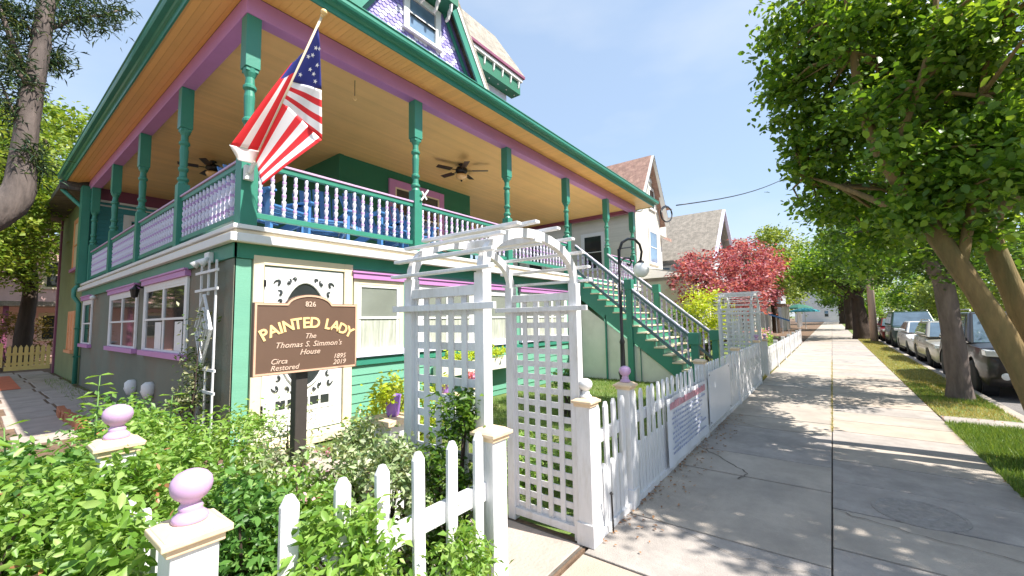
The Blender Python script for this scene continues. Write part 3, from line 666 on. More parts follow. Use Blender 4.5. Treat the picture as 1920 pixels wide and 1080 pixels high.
# --- gable above the porch roof, with fish scale shingles
GY = 9.3; G_ = FR((0,GY,0),(1,0,0),(0,-1,0)); gx = 7.84; gz0 = 7.9; gzt = 13.5
def gw_at(z): return max(.02,(gzt-z)/1.60)
b = MB(); b.prism([(gx-gw_at(gz0),gz0),(gx+gw_at(gz0),gz0),(gx,gzt)], G_, -.2, 0); b.build('gable_wall', m_lav, house)
bl = MB(); bw = MB(); r = 0; z = gz0+.3
while z < 13.1:
    hw = gw_at(z)-.12; n = int(hw/.085)
    for i in range(-n,n+1):
        a = gx+i*.17+(.085 if r%2 else 0)
        if abs(a-gx) > hw or (7.22 < a < 8.58 and 10.0 < z < 11.3): continue
        mi = bw if (abs(a-gx) < 1.5 and z < 10.7 and (r//2)%2 == (1 if abs(i)%4<2 else 0)) else bl
        P = [(a-.08,z+.14),(a-.08,z+.05),(a-.05,z+.012),(a,z),(a+.05,z+.012),(a+.08,z+.05),(a+.08,z+.14)]
        k = len(mi.v); mi.v += [G_(x_,y_,.012+.02*(.14-(y_-z))/.14) for x_,y_ in P]; mi.f.append(tuple(range(k,k+7))); mi.m.append(0)
    z += .125; r += 1
o = bl.build('fish_scale_shingles', m_lav, house); o['kind'] = 'stuff'
o = bw.build('pale_fish_scale_shingles', m_lavw, house); o['kind'] = 'stuff'
window(house,G_,7.35,8.45,10.15,11.2,1,m_white,None,None,m_glassb,m_glassb,cas=.16,proud=.09)
for s in (-1,1):
    d = Vector((gw_at(gz0)+.35,0,0)); p = Vector((gx+s*(gw_at(gz0)+.25), GY-.32, gz0)); q = Vector((gx, GY-.32, gzt+.35))
    n = Vector((s*1.60,0,1)).normalized()
    for off, w_, m_, nm, dy in ((-.30,.26,m_green,'rake_board',.0),(-.12,.09,m_white,'rake_trim',-.03),(-.50,.10,m_green,'rake_inner_board',.26),(.02,.20,m_roofg,'rake_shingle_edge',.02)):
        b = MB(); b.beam(p+n*off+Vector((0,dy,0)), q+n*off+Vector((0,dy,0)), .06, w_, up=n); b.build(nm, m_, house)
    b = MB(); a = [p+n*.1, q+n*.1]; e2 = Vector((0,7.5,0)); b.add([a[0],a[1],a[1]+e2,a[0]+e2,a[0]-n*.12,a[1]-n*.12,a[1]+e2-n*.12,a[0]+e2-n*.12],[(0,1,2,3),(7,6,5,4),(0,4,5,1),(1,5,6,2),(2,6,7,3),(3,7,4,0)]); b.build('gable_roof', m_roofg, house)
b = MB(); b.box(gx-1.0,gx+1.0,GY-.62,GY-.02,11.42,12.0); b.build('gable_hood', m_dgreen, house)
bk = MB(); bk.prism([(0,0),(.09,0),(.10,-.12),(.17,-.2),(.2,-.34),(.29,-.42),(.29,-.48),(.16,-.44),(.1,-.3),(.04,-.24)],FR((0,0,0),(0,1,0),(1,0,0)),-.03,.03); bkm = bk.mesh('bracket', m_white)
for a in (7.1,7.6,8.1,8.6): link('bracket', bkm, house, loc=Vector((a,GY-.60,11.41))-origin)
# bracketed mansard to the right of the gable
b = MB(); b.box(10.4,12.85,9.95,16.5,7.9,11.4); b.build('upper_side_wall', m_lavw, house)
b = MB(); b.box(10.15,13.25,9.40,16.8,11.25,11.40); b.build('cornice', m_white, house, bevel=.02)
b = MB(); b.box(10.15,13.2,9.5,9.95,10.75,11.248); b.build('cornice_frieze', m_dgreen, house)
b = MB(); b.box(10.1,13.32,9.33,16.8,11.402,11.50); b.build('cornice_lip', m_maroon, house)
for k in range(6): link('bracket', bkm, house, loc=Vector((10.45+k*.52,9.42,11.22))-origin)
b = MB(); b.add([(10.1,9.33,11.5),(13.32,9.33,11.5),(13.32,16.8,11.5),(10.1,16.8,11.5),(10.1,10.3,13.3),(12.6,10.3,13.3),(12.6,16,13.3),(10.1,16,13.3)],[(3,2,1,0),(4,5,6,7),(0,1,5,4),(1,2,6,5),(2,3,7,6),(3,0,4,7)]); b.build('mansard_roof', m_roofg, house)
b = MB(); b.box(5.3,10.6,9.9,16.5,7.9,10.4); b.build('upper_body', m_lavw, house)
b = MB(); b.box(4.3,5.2,9.4,16.5,7.6,10.0); b.build('left_mansard', m_roofg, house)

# --- front stairs to the porch
SX0, SX1 = 10.66, 12.92; ytop, ybot = 5.80, 2.55; zt_, zb_ = DZ, .18; ns = 15
rise = (zt_-zb_)/ns; run = (ytop-ybot)/ns
for i in range(ns):
    y0 = ytop-(i+1)*run; zz = zt_-(i+1)*rise
    b = MB(); b.box(SX0-.03,SX1+.03,y0-.03,y0+run,zz-.035,zz); b.build('stair_tread', m_cream, house, bevel=.004)
    b = MB(); b.box(SX0+.03,SX1-.03,y0-.004+run,y0+run+.012,zz,zz+rise-.037); b.build('stair_riser', m_green, house)
for sx in (SX0, SX1-.05):
    poly = [(ytop,zt_-.04)]
    for i in range(ns):
        y0 = ytop-(i+1)*run; zz = zt_-(i+1)*rise-.036
        poly += [(y0+run,zz),(y0,zz)]
    poly += [(ybot,.0),(ybot+.35,.0),(ytop,zt_-.62)]
    Ss = FR((sx,0,0),(0,1,0),(1,0,0)); b = MB(); b.prism(poly, Ss, 0, .05); b.build('stringer', m_green, house)
b = MB(); b.prism([(ytop+.1,0),(ybot+.45,0),(ybot+.5,.12),(ytop+.1,zt_-.70)], FR((SX0+.06,0,0),(0,1,0),(1,0,0)), 0, .03); b.build('stair_side_panel', m_creamw, house)
b = MB(); b.box(SX0+.0,SX0+.055,4.93,4.965,0,1.75); b.build('panel_batten', m_green, house)
b = MB(); b.box(SX0+.02,SX0+.055,4.0,4.012,0,1.2); b.box(SX0+.01,SX0+.05,4.1,4.25,1.0,1.06); b.build('panel_latch', m_green, house)
b = MB(); b.box(SX0-.04,SX0+.12,5.74,5.86,0,2.68); b.build('stair_corner_post', m_green, house, bevel=.005)
sl = rise/run
for sx in (SX0+.03, SX1-.03):
    ym = 4.25; zmid = zt_-(ytop-ym)*sl
    railing((sx,ytop+.02),(sx,ym+.07), .15, rise=-(ytop-ym-.05)*sl, z=zt_-.02, cap=m_lavw, rail=m_stairrail)
    railing((sx,ym-.07),(sx,2.75), .15, rise=-(ym-.07-2.75)*sl, z=zmid-.07*sl-.02, cap=m_lavw, rail=m_stairrail)
    b = MB(); b.box(sx-.075,sx+.075,ym-.075,ym+.075,0,zmid+.98); b.box(sx-.10,sx+.10,ym-.10,ym+.10,zmid+.80,zmid+1.06); b.build('stair_newel', m_green, house, bevel=.006)
    zbn = zt_-(ytop-2.66)*sl
    b = MB(); b.box(sx-.08,sx+.08,2.58,2.74,0,zbn+.86); b.box(sx-.12,sx+.12,2.54,2.78,zbn+.72,zbn+1.0); b.build('stair_newel', m_green, house, bevel=.008)
#PART3
# ================================================================== THINGS ON AND BEFORE THE HOUSE
# flag on its slanting pole
ft = thing('flag_pole', 'American flag hanging from a slanted pole on the porch corner newel', 'flag', (2.08,5.72,3.55))
pA = Vector((2.08,5.72,3.58)); pB = Vector((2.34,4.52,5.22))
MB().tube([pA,pB],[.016,.014],8).build('pole', m_cream, ft, smooth=True)
dpl = (pB-pA).normalized()
b = MB(); b.tube([pB,pB+dpl*.03],[.02,.02],8); b.lathe([(.005,-.035),(.03,-.02),(.038,.0),(.03,.02),(.005,.035)],pB+dpl*.06,10); b.build('finial', m_gold, ft, smooth=True)
b = MB(); b.box(2.03,2.13,5.735,5.80,3.48,3.66); b.tube([pA-dpl*.02,pA+dpl*.14],[.026,.026],8); b.build('bracket', m_white, ft)
def pw(u, v, y): return W(u, v, y=y)
def onpole(t): return pA.lerp(pB, t)
# three hanging folds of cloth; corners in order: (hoist high, free high, free low, hoist low)
def fold(P, nu, nv, wob, ph):
    G = []
    for i in range(nu+1):
        for j in range(nv+1):
            u = i/nu; v = j/nv
            q = P[0]*(1-u)*(1-v)+P[1]*u*(1-v)+P[2]*u*v+P[3]*(1-u)*v
            q = q+Vector((.5,1,.1))*wob*math.sin(u*7+v*4+ph)*(.2+u)
            G.append(q)
    return G
fb = MB()
def add_fold(P, nu, nv, colour, wob=.02, ph=0):
    G = fold(P, nu, nv, wob, ph); k = len(fb.v); fb.v += [tuple(q) for q in G]
    for i in range(nu):
        for j in range(nv):
            fb.f.append((k+i*(nv+1)+j, k+(i+1)*(nv+1)+j, k+(i+1)*(nv+1)+j+1, k+i*(nv+1)+j+1)); fb.m.append(colour((i+.5)/nu,(j+.5)/nv))
yc = 4.85
Ptop = onpole(.955); Pm = onpole(.60); Pl = onpole(.47); Pe = onpole(.08)
R1 = pw(600,85,4.60); R2 = pw(603,168,4.72); R3 = pw(604,262,4.85); D1 = pw(491,347,5.3)
add_fold([Ptop, R1, R2, Pm], 10, 10, lambda u,v: 2, .012)                       # blue canton
# stripes falling away to the right
add_fold([Pm, R2, R3, Pl+(onpole(.40)-Pl)*.3], 12, 20, lambda u,v: (1,0,1,0,1,0)[min(5,int(v*5.6))], .014, 1)
# lower fold: stripes run down to the left
Q0 = Pl+Vector((0,-.01,0)); 
add_fold([Q0, R3, D1, Pe], 14, 28, lambda u,v: 0 if u > .90 else (0 if int(v*0+ (u)*0) else (0,1)[int(((1-u)*0+v*0+u*6.2))%2]), .018, 2)
LL1 = pw(546,120,5.02); LL2 = pw(430,272,5.45); LL3 = pw(446,300,5.5)
add_fold([onpole(.80), LL1, LL2, onpole(.14)], 12, 24, lambda u,v: 2 if (v < .22 and u<.9) else (0,1,0,1)[min(3,int((1-u)*3.2))], .016, 3)
add_fold([onpole(.14), LL2, LL3, onpole(.05)], 4, 12, lambda u,v: 1 if int(v*0+u*4)%2==0 else 1, .01, 4)
fl = fb.build('flag', [m_red, m_flagw, m_blue], ft, smooth=True)
fl.modifiers.new('thickness','SOLIDIFY').thickness = .003
sb = MB(); rt = (R2-Ptop).normalized()
nrm = (R1-Ptop).cross(Pm-Ptop).normalized()
if nrm.dot(EYE-Ptop) < 0: nrm = -nrm
ux = (R1-Pm).normalized(); uy = nrm.cross(ux)
for (u,v) in ((.25,.5),(.55,.25),(.5,.68),(.8,.5),(.85,.14),(.78,.86),(.2,.85),(.45,.42),(.68,.72)):
    c = Ptop*(1-u)*(1-v)+R1*u*(1-v)+R2*u*v+Pm*(1-u)*v + Vector((.5,1,.1))*.012*math.sin(u*7+v*4)*(.2+u) + nrm*.008
    P = [c+(ux*math.sin(2*PI*k/10)+uy*math.cos(2*PI*k/10))*(.030 if k%2==0 else .012) for k in range(10)]
    k0 = len(sb.v); sb.v += [tuple(c)]+[tuple(p) for p in P]; sb.f += [(k0,k0+1+k,k0+1+(k+1)%10) for k in range(10)]; sb.m += [0]*10
o = link('stars', sb.mesh('stars', m_flagw, recalc=False), ft, kind='stuff')

# ceiling fans
def fan(loc, label):
    t = thing('ceiling_fan', label, 'ceiling fan', loc, 'ceiling fans under the porch ceiling', local=True)
    MB().lathe([(.07,0),(.075,-.03),(.03,-.06),(.025,-.10)],(0,0,0),16).build('canopy', m_black, t, smooth=True)
    MB().lathe([(.03,-.08),(.13,-.11),(.16,-.16),(.16,-.22),(.10,-.27),(.06,-.29)],(0,0,0),20).build('motor', m_black, t, smooth=True)
    MB().lathe([(.07,-.28),(.15,-.30),(.16,-.34),(.13,-.39),(.06,-.43),(.01,-.44)],(0,0,0),20).build('glass_shade', m_amber, t, smooth=True)
    MB().lathe([(.012,-.435),(.03,-.45),(.02,-.47),(.004,-.49)],(0,0,0),8).build('shade_finial', m_black, t, smooth=True)
    for k in range(5):
        a = k*2*PI/5+.35; c, s = math.cos(a), math.sin(a)
        fr = FR((0,0,-.19),(c,s,0),(-s,c,.12))
        o = MB().prism([(.30,0),(.42,.0),(.70,0),(.72,.008),(.42,.012),(.30,.012)],FR((0,0,-.20),(c,s,0),(-s,c,.16)),-.075,.075).build('fan_blade', m_fanwood, t, bevel=.003)
        MB().beam((.14*c,.14*s,-.19),(.34*c,.34*s,-.195),.035,.012).build('blade_arm', m_black, t)
    return t
fan((7.88,7.67,5.862),'dark five blade ceiling fan with an amber shade between the second and third front posts')
fan((3.65,12.4,5.862),'dark ceiling fan far down the left side of the porch, behind the flag')
hk = thing('hanging_hook', 'thin chain and hook hanging empty from the porch ceiling by the flag', 'hook', (3.9,6.35,5.862))
b = MB(); b.tube([(3.9,6.35,5.86),(3.9,6.35,5.58)],.006,5); b.build('chain', m_black, hk)
b = MB(); b.tube([Vector((3.9,6.35,5.56))+Vector((.028*math.sin(a*.8),0,-.03+.03*math.cos(a*.8))) for a in range(7)],.007,5); b.build('hook_loop', m_gold, hk)

# blue slatted porch chairs
def chair(loc, rz, label):
    t = thing('porch_chair', label, 'chair', loc, 'blue slatted chairs on the porch', local=True, rz=rz)
    for k in range(7):
        x = (k-3)*.085; h = 1.02-.018*(k-3)**2
        MB().beam((x,.28,.30),(x*1.15,.28+.34*h/1.0,.30+h*.78),.07,.018,up=(0,1,0)).build('back_slat', m_chair, t, bevel=.004)
    for k in range(6):
        MB().beam((-.27,-.28+k*.10,.40-k*.02),(.27,-.28+k*.10,.40-k*.02),.08,.02).build('seat_slat', m_chair, t)
    for s in (-1,1):
        MB().box(s*.30-.02,s*.30+.02,-.32,-.24,0,.56).build('leg', m_chair, t)
        MB().beam((s*.28,-.30,.36),(s*.28,.55,.06),.03,.11).build('side_rail', m_chair, t)
        MB().box(s*.33-.06,s*.33+.06,-.36,.38,.56,.585).build('armrest', m_chair, t, bevel=.004)
    MB().beam((-.36,.46,.60),(.36,.46,.60),.03,.06).build('back_brace', m_chair, t)
    return t
c0 = chair((2.82,6.85,DZ), .35, 'bright blue slatted chair behind the railing right beside the flag'); c0.scale = (1.2,1.2,1.2)
copy_tree(c0, None, (3.75,7.1,DZ), -.3, 'bright blue slatted chair, second from the flag along the front railing').location = (3.75,7.1,DZ)
copy_tree(c0, None, (4.72,6.75,DZ), .2, 'bright blue slatted chair close behind the second porch post')
copy_tree(c0, None, (5.55,6.95,DZ), -.15, 'bright blue slatted chair just right of the second porch post')
tb = thing('porch_table', 'pale round side table among the blue chairs on the porch', 'table', (4.2,7.3,DZ))
MB().lathe([(.25,.50),(.27,.51),(.27,.54),(.0,.545)],(4.2,7.3,DZ),20).build('table_top', m_white, tb)
for k in range(3): a=k*2.1; MB().tube([(4.2+.2*math.cos(a),7.3+.2*math.sin(a),DZ),(4.2+.1*math.cos(a),7.3+.1*math.sin(a),DZ+.5)],.018,6).build('leg', m_white, tb)
tz = thing('porch_bench', 'teal painted bench seen through the front balusters', 'bench', (6.9,7.8,DZ))
for k in range(4): MB().box(6.3,7.5,7.6+k*.11,7.69+k*.11,DZ+.42,DZ+.45).build('seat_slat', m_teal, tz)
for k in range(3): MB().box(6.3,7.5,8.05,8.08,DZ+.5+k*.14,DZ+.6+k*.14).build('back_slat', m_teal, tz)
for xx in (6.33,7.42):
    for yy in (7.62,8.0): MB().box(xx,xx+.05,yy,yy+.05,DZ,DZ+.42+(.5 if yy>7.9 else 0)).build('leg', m_teal, tz)

# small white wooden bow on the second post, wall lights, trellis
bw_ = thing('white_bow', 'small white wooden ornament fixed to the second porch post above the rail', 'ornament', (4.98,5.83,4.0))
MB().beam((4.93,5.82,3.86),(5.08,5.80,4.08),.03,.015,up=(0,1,0)).build('slat', m_white, bw_); MB().beam((5.06,5.82,3.90),(4.93,5.80,4.02),.03,.015,up=(0,1,0)).build('slat', m_white, bw_)
fl_ = thing('flood_light', 'white twin flood light under the deck edge at the corner', 'light', (2.0,6.75,2.58))
MB().box(1.93,1.999,6.62,6.78,2.50,2.64).build('box', m_white, fl_, bevel=.01)
for yy, dz in ((6.58,-.02),(6.86,.0)):
    b = MB(); b.tube([(1.95,6.7,2.56),(1.90,yy,2.53),(1.84,yy+.02,2.46)],[.02,.03,.06],10); b.build('lamp_head', m_white, fl_, smooth=True)
fl2 = thing('wall_lantern', 'small black wall lantern between the two nearer side windows', 'light', (2.0,10.6,2.36))
MB().lathe([(.01,-.16),(.05,-.14),(.07,-.02),(.08,0),(.03,.05),(.01,.09)],(1.93,10.6,2.36),8).build('lantern', m_black, fl2); MB().beam((1.93,10.6,2.45),(2.045,10.6,2.40),.03,.03).build('arm', m_black, fl2)
fl3 = thing('round_wall_light', 'small white round light high on the side wall beside the last window', 'light', (2.0,15.2,2.42))
MB().lathe([(.02,-.05),(.06,-.03),(.07,.02),(.02,.06)],(1.96,15.2,2.42),10).build('shade', m_white, fl3, smooth=True)
for k,(yy,z) in enumerate(((10.8,.5),(9.55,.55))):
    t = thing('wall_vent', ['white rounded vent cover low on the side wall under the farther window','white rounded vent cover low on the side wall under the nearest window'][k], 'vent', (2.0,yy,z), 'white covers low on the side wall')
    b = MB(); b.tube([(1.985,yy,z-.15),(1.985,yy,z-.05),(1.985,yy,z+.08),(1.985,yy,z+.13)],[.06,.10,.10,.05],10); b.build('cover', m_white, t, smooth=True)
    MB().tube([(1.92,yy,z-.02),(1.88,yy,z-.02)],[.03,.02],6).build('knob', m_white, t)
tr = thing('trellis', 'white wall trellis with nested diamonds standing by the house corner', 'trellis', (1.93,6.55,0))
for yy in (6.28,6.56,6.84):
    if yy == 6.56:
        MB().box(1.92,1.94,yy-.015,yy+.015,2.05,2.52).build('upright', m_fence, tr); MB().box(1.92,1.94,yy-.015,yy+.015,.05,1.12).build('upright', m_fence, tr)
    else: MB().box(1.92,1.94,yy-.016,yy+.016,.05,2.50).build('upright', m_fence, tr)
for z in (.35,.80,1.08,2.12,2.36): MB().box(1.897,1.917,6.14,6.98,z-.017,z+.017).build('cross_bar', m_fence, tr)
for s_ in (1,.62,.3):
    P = [(1.887,6.56,1.60+.46*s_),(1.887,6.56+.30*s_,1.60),(1.887,6.56,1.60-.46*s_),(1.887,6.56-.30*s_,1.60)]
    for i in range(4): MB().beam(P[i],P[(i+1)%4],.018,.03,up=(1,0,0)).build('diamond_slat', m_fence, tr)
shrub('climbing_vine','straggly vine with pale leaves climbing the white wall trellis',(1.80,6.6,0),[((1.82,6.7,.55),(.12,.35,.5),16),((1.86,6.75,1.15),(.06,.25,.35),9),((1.86,6.6,1.5),(.05,.2,.25),3)],34,.16,.06,lf_vine,'vine',stems=9,up=.2)

# the sign
sg = thing('house_sign', 'brown arched sign board with gold lettering on a dark post', 'sign', (1.49,3.0,0))
SY = 3.0; sf = FR((1.505,SY,1.31),(1,0,0),(0,-1,0)); w2 = .372; hh = .485
arch = [(.17*math.cos(a)*1.0, hh-.02+.085*math.sin(a)) for a in [PI*k/14 for k in range(15)]]
outl = [(-w2,0),(w2,0),(w2,hh),(.19,hh)]+[(x,max(z,hh)) for x,z in arch[1:-1]]+[(-.19,hh),(-w2,hh)]
b = MB(); b.prism(outl, sf, -.02, .014); b.build('sign_board', m_brown, sg)
def inset(P, d):
    c = []; n = len(P)
    for i in range(n):
        a = Vector(P[i-1]); p = Vector(P[i]); q = Vector(P[(i+1)%n]); e1 = (p-a).normalized(); e2 = (q-p).normalized()
        n1 = Vector((-e1.y,e1.x)); n2 = Vector((-e2.y,e2.x)); m = (n1+n2); m = m/max(.35,m.dot(n1)) if m.length>1e-6 else n1
        c.append(tuple(p+m*d))
    return c
b = MB(); o1 = inset(outl,.004); o2 = inset(outl,.017); n = len(outl)
V = [sf(x,z,c) for P,c in ((o1,.0145),(o1,.020),(o2,.020),(o2,.0145)) for x,z in P]
b.add(V,[(k*n+i,k*n+(i+1)%n,((k+1)%4)*n+(i+1)%n,((k+1)%4)*n+i) for k in range(4) for i in range(n)]); b.build('border', m_signedge, sg)
b = MB(); word = 'PAINTED LADY'; adv = [.05,.053,.031,.058,.05,.05,.057,.033,.047,.052,.054,.05]; tot = sum(adv); pos = -tot/2
R = .62
for ch, a in zip(word, adv):
    s_ = pos+a/2; pos += a; th = s_*1.13/R
    if ch == ' ': continue
    cx_, cz_ = R*math.sin(th), .312-(R-R*math.cos(th))
    lfr = (lambda th=th, cx_=cx_, cz_=cz_: (lambda x,y,c=0: sf(cx_+x*math.cos(th)+y*math.sin(th), cz_-x*math.sin(th)+y*math.cos(th), .0145+c)))()
    text_mb(ch, .106, lfr, bold=.0028, mb=b)
b.build('gold_lettering', m_gold, sg)
b = MB(); ff = lambda ox, oz: (lambda x,y,c=0: sf(ox+x, oz+y, .0145+c))
text_mb('826', .052, ff(0,hh-.022), mb=b, bold=.0004)
text_mb('The', .052, ff(0,.236), shear=.35, mb=b); text_mb("Thomas S. Simmon's", .055, ff(.0,.178), shear=.35, mb=b, sp=1.05); text_mb('House', .055, ff(0,.124), shear=.35, mb=b)
text_mb('Circa', .05, ff(-.265,.072), shear=.3, center=False, mb=b); text_mb('Restored', .05, ff(-.265,.028), shear=.3, center=False, mb=b)
text_mb('1895', .05, ff(.275,.078), shear=.3, center=False, right=True, mb=b); text_mb('2019', .05, ff(.275,.034), shear=.3, center=False, right=True, mb=b)
b.build('tan_lettering', m_tanlet, sg)
b = MB(); b.box(1.43,1.515,SY+.022,SY+.10,0,1.62); b.build('post', m_post, sg, bevel=.006)

# ================================================================== FENCES
def picket_mesh(h, w=.070, d=.02):
    b = MB(); b.prism([(-w/2,0),(w/2,0),(w/2,h-w*.55),(w*.18,h),(-w*.18,h),(-w/2,h-w*.55)], FR((0,0,0),(1,0,0),(0,-1,0)), -d/2, d/2); return b.mesh('picket', m_fence)
pk_high = picket_mesh(1.02,.062); pk_tall = picket_mesh(.93); pk_short = picket_mesh(.46,.06); pk_far = picket_mesh(.72,.07)
ball = MB(); ball.lathe([(r_*.78,z_*.78) for r_,z_ in [(.055,0),(.058,.008),(.056,.02),(.042,.032),(.036,.042),(.040,.05),(.036,.056),(.030,.066),(.034,.074),(.052,.088),(.064,.108),(.068,.13),(.063,.152),(.048,.170),(.024,.182),(.004,.185)]],(0,0,0),20)
ballm = ball.mesh('ball_finial', m_pinkb); ballm.polygons.foreach_set('use_smooth',[True]*len(ballm.polygons))
ballw = ball.mesh('ball_finial', m_white); ballw.polygons.foreach_set('use_smooth',[True]*len(ballw.polygons))
cpm = MB(); cpm.box(-.085,.085,-.085,.085,0,.02); cpm.box(-.07,.07,-.07,.07,-.025,0)
V=[(-.078,-.078,.02),(.078,-.078,.02),(.078,.078,.02),(-.078,.078,.02),(-.055,-.055,.036),(.055,-.055,.036),(.055,.055,.036),(-.055,.055,.036)]
cpm.add(V,[(4,5,6,7),(0,1,5,4),(1,2,6,5),(2,3,7,6),(3,0,4,7),(3,2,1,0)]); capm = cpm.mesh('post_cap', m_lip)
def fence_post(t, p, h=1.02, finial=None, w=.058, cap=True):
    b = MB(); b.box(-w,w,-w,w,0,h); b.box(-w-.012,w+.012,-w-.012,w+.012,.0,.16)
    o = b.build('fence_post', m_fence, t, bevel=.004, loc=Vector(p)-ORIGIN[t.name])
    for s in ((1,0),(-1,0),(0,1),(0,-1)): pass
    if cap: c = link('post_cap', capm, o, bevel=.004, loc=(0,0,h))
    if finial: f = link('ball_finial', finial, c, loc=(0,0,.036)) if False else link('ball_finial', finial, o, loc=(0,0,h+.036))
    return o
def fence_run(t, p, q, tall=pk_tall, short=pk_short, sp=.19, zt=.72, zb=.16, side=-1, rails=True, detail=True, phase=.5, z0=.05):
    """rails on the street side, tall pickets behind them, short pickets between"""
    p = Vector((*p,0)); q = Vector((*q,0)); d = q-p; Ln = d.length; d.normalize(); nrm = Vector((d.y,-d.x,0))*(-side)*-1
    og = ORIGIN[t.name]; n = max(1,int(round(Ln/sp))); ang = math.atan2(d.y,d.x)
    if rails:
        for z,h in ((zt,.095),(zb,.10)):
            MB().beam(p+nrm*.03+Vector((0,0,z)), q+nrm*.03+Vector((0,0,z)), .035, h).build('rail', m_fence, t, bevel=.004)
    for i in range(n):
        s_ = (i+phase)/n*Ln; c = p+d*s_+Vector((0,0,z0))
        link('picket', tall, t, loc=c-og, rot=(random.gauss(0,.006),random.gauss(0,.008),ang), bevel=.003 if detail else 0)
        if short and i < n-1:
            c = p+d*(s_+Ln/n/2)+Vector((0,0,z0)); link('short_picket', short, t, loc=c-og, rot=(0,random.gauss(0,.008),ang))
FY = 1.50
nf = thing('picket_fence', 'near white picket fence with peach capped posts, left of the lattice arbor', 'fence', (.42,FY,0))
fence_post(nf,(.425,FY+.02,0),1.05,ballm); fence_post(nf,(1.78,FY+.02,0),1.03)
fence_run(nf,(.60,FY),(1.74,FY),sp=.19,tall=pk_high,zt=.745)
fence_run(nf,(.425,FY+.12),(.425,2.44),sp=.17,side=1); fence_post(nf,(.425,2.52,0),1.13,ballm)
rf = thing('picket_fence', 'long white picket fence beside the sidewalk, between the two lattice arbors', 'fence', (2.88,FY,0))
fence_post(rf,(2.885,FY+.02,0),1.02,ballw); fence_post(rf,(3.65,FY+.02,0),1.04,ballm)
fence_run(rf,(2.95,FY),(3.59,FY),sp=.16)
for a,c in ((3.71,6.24),(6.36,8.94),(9.06,11.84)): fence_run(rf,(a,FY),(c,FY),sp=.165,short=pk_short,detail=c<7)
for xx in (6.30,9.0): fence_post(rf,(xx,FY+.02,0),1.02)
fence_post(rf,(11.9,FY+.02,0),1.02,ballm)
MB().box(2.97,11.84,FY-.03,FY+.02,.0,.055).build('kickboard', m_fence, rf)
ff2 = thing('picket_fence', 'lower white picket fence farther along the sidewalk past the second arbor', 'fence', (13.4,FY,0))
fence_post(ff2,(13.45,FY+.02,0),.98,ballm)
xx = 13.5
while xx < 29:
    fence_run(ff2,(xx+.06,FY),(xx+2.5,FY),tall=pk_far,short=None,sp=.14,zt=.62,zb=.20,detail=False); fence_post(ff2,(xx+2.56,FY+.02,0),.86,cap=False); xx += 2.6
st_ = thing('fence_stake', 'thin dark metal stake leaning at the foot of the near fence panel', 'stake', (3.05,1.42,0))
b = MB(); b.tube([(3.12,1.44,0),(3.04,1.41,.32)],.007,6); b.lathe([(.004,-.015),(.016,0),(.004,.015)],(3.04,1.41,.325),8); b.build('stake', m_black, st_)
# banner and a blank board fixed to the fence
bn = thing('banner', 'white vinyl banner with a red heading and blue lines on the fence', 'banner', (4.7,1.44,.2))
BYf = FY-.056
b = MB(); nb = 24
for i in range(nb):
    x0 = 4.55+i*(1.75/nb); x1 = x0+1.75/nb; y0 = BYf-.008*math.sin(i*.9); y1 = BYf-.008*math.sin((i+1)*.9)
    b.add([(x0,y0,.07),(x1,y1,.07),(x1,y1,.78),(x0,y0,.78),(x0,y0+.003,.07),(x1,y1+.003,.07),(x1,y1+.003,.78),(x0,y0+.003,.78)],[(0,1,2,3),(7,6,5,4),(3,2,6,7),(0,4,5,1)])
b.build('sheet', m_bannerw, bn)
def dashes(x0, x1, z, h, m, name, gap=.018, wmin=.02, wmax=.07):
    b = MB(); x = x0
    while x < x1-.02:
        w_ = min(random.uniform(wmin,wmax), x1-x); b.box(x,x+w_,BYf-.0135,BYf-.0115,z,z+h*random.uniform(.75,1)); x += w_+gap*random.uniform(.6,1.6)
    b.build(name, m, bn, kind='stuff')
dashes(4.62,6.15,.66,.085,m_bred,'red_heading',.012,.03,.07)
for k in range(9): dashes(4.68+(.05 if k%3==0 else 0),6.2-random.uniform(.0,.5),.60-k*.052,.022,m_bblue,'blue_line',.02)
bd = thing('blank_banner', 'plain weathered white board hung on the fence beside the printed banner', 'board', (7.1,1.44,.2))
b = MB(); b.box(6.42,7.9,BYf-.004,BYf+.004,.12,.86); b.build('sheet', m_bannerw, bd)
for xx,z in ((6.46,.82),(7.86,.82),(6.46,.16),(7.86,.16)): MB().lathe([(.012,0),(.012,.004)],(0,0,0),8).build('grommet', m_black, bd, loc=Vector((xx,BYf-.007,z))-Vector((7.1,1.44,.2)), ).rotation_euler=(PI/2,0,0)

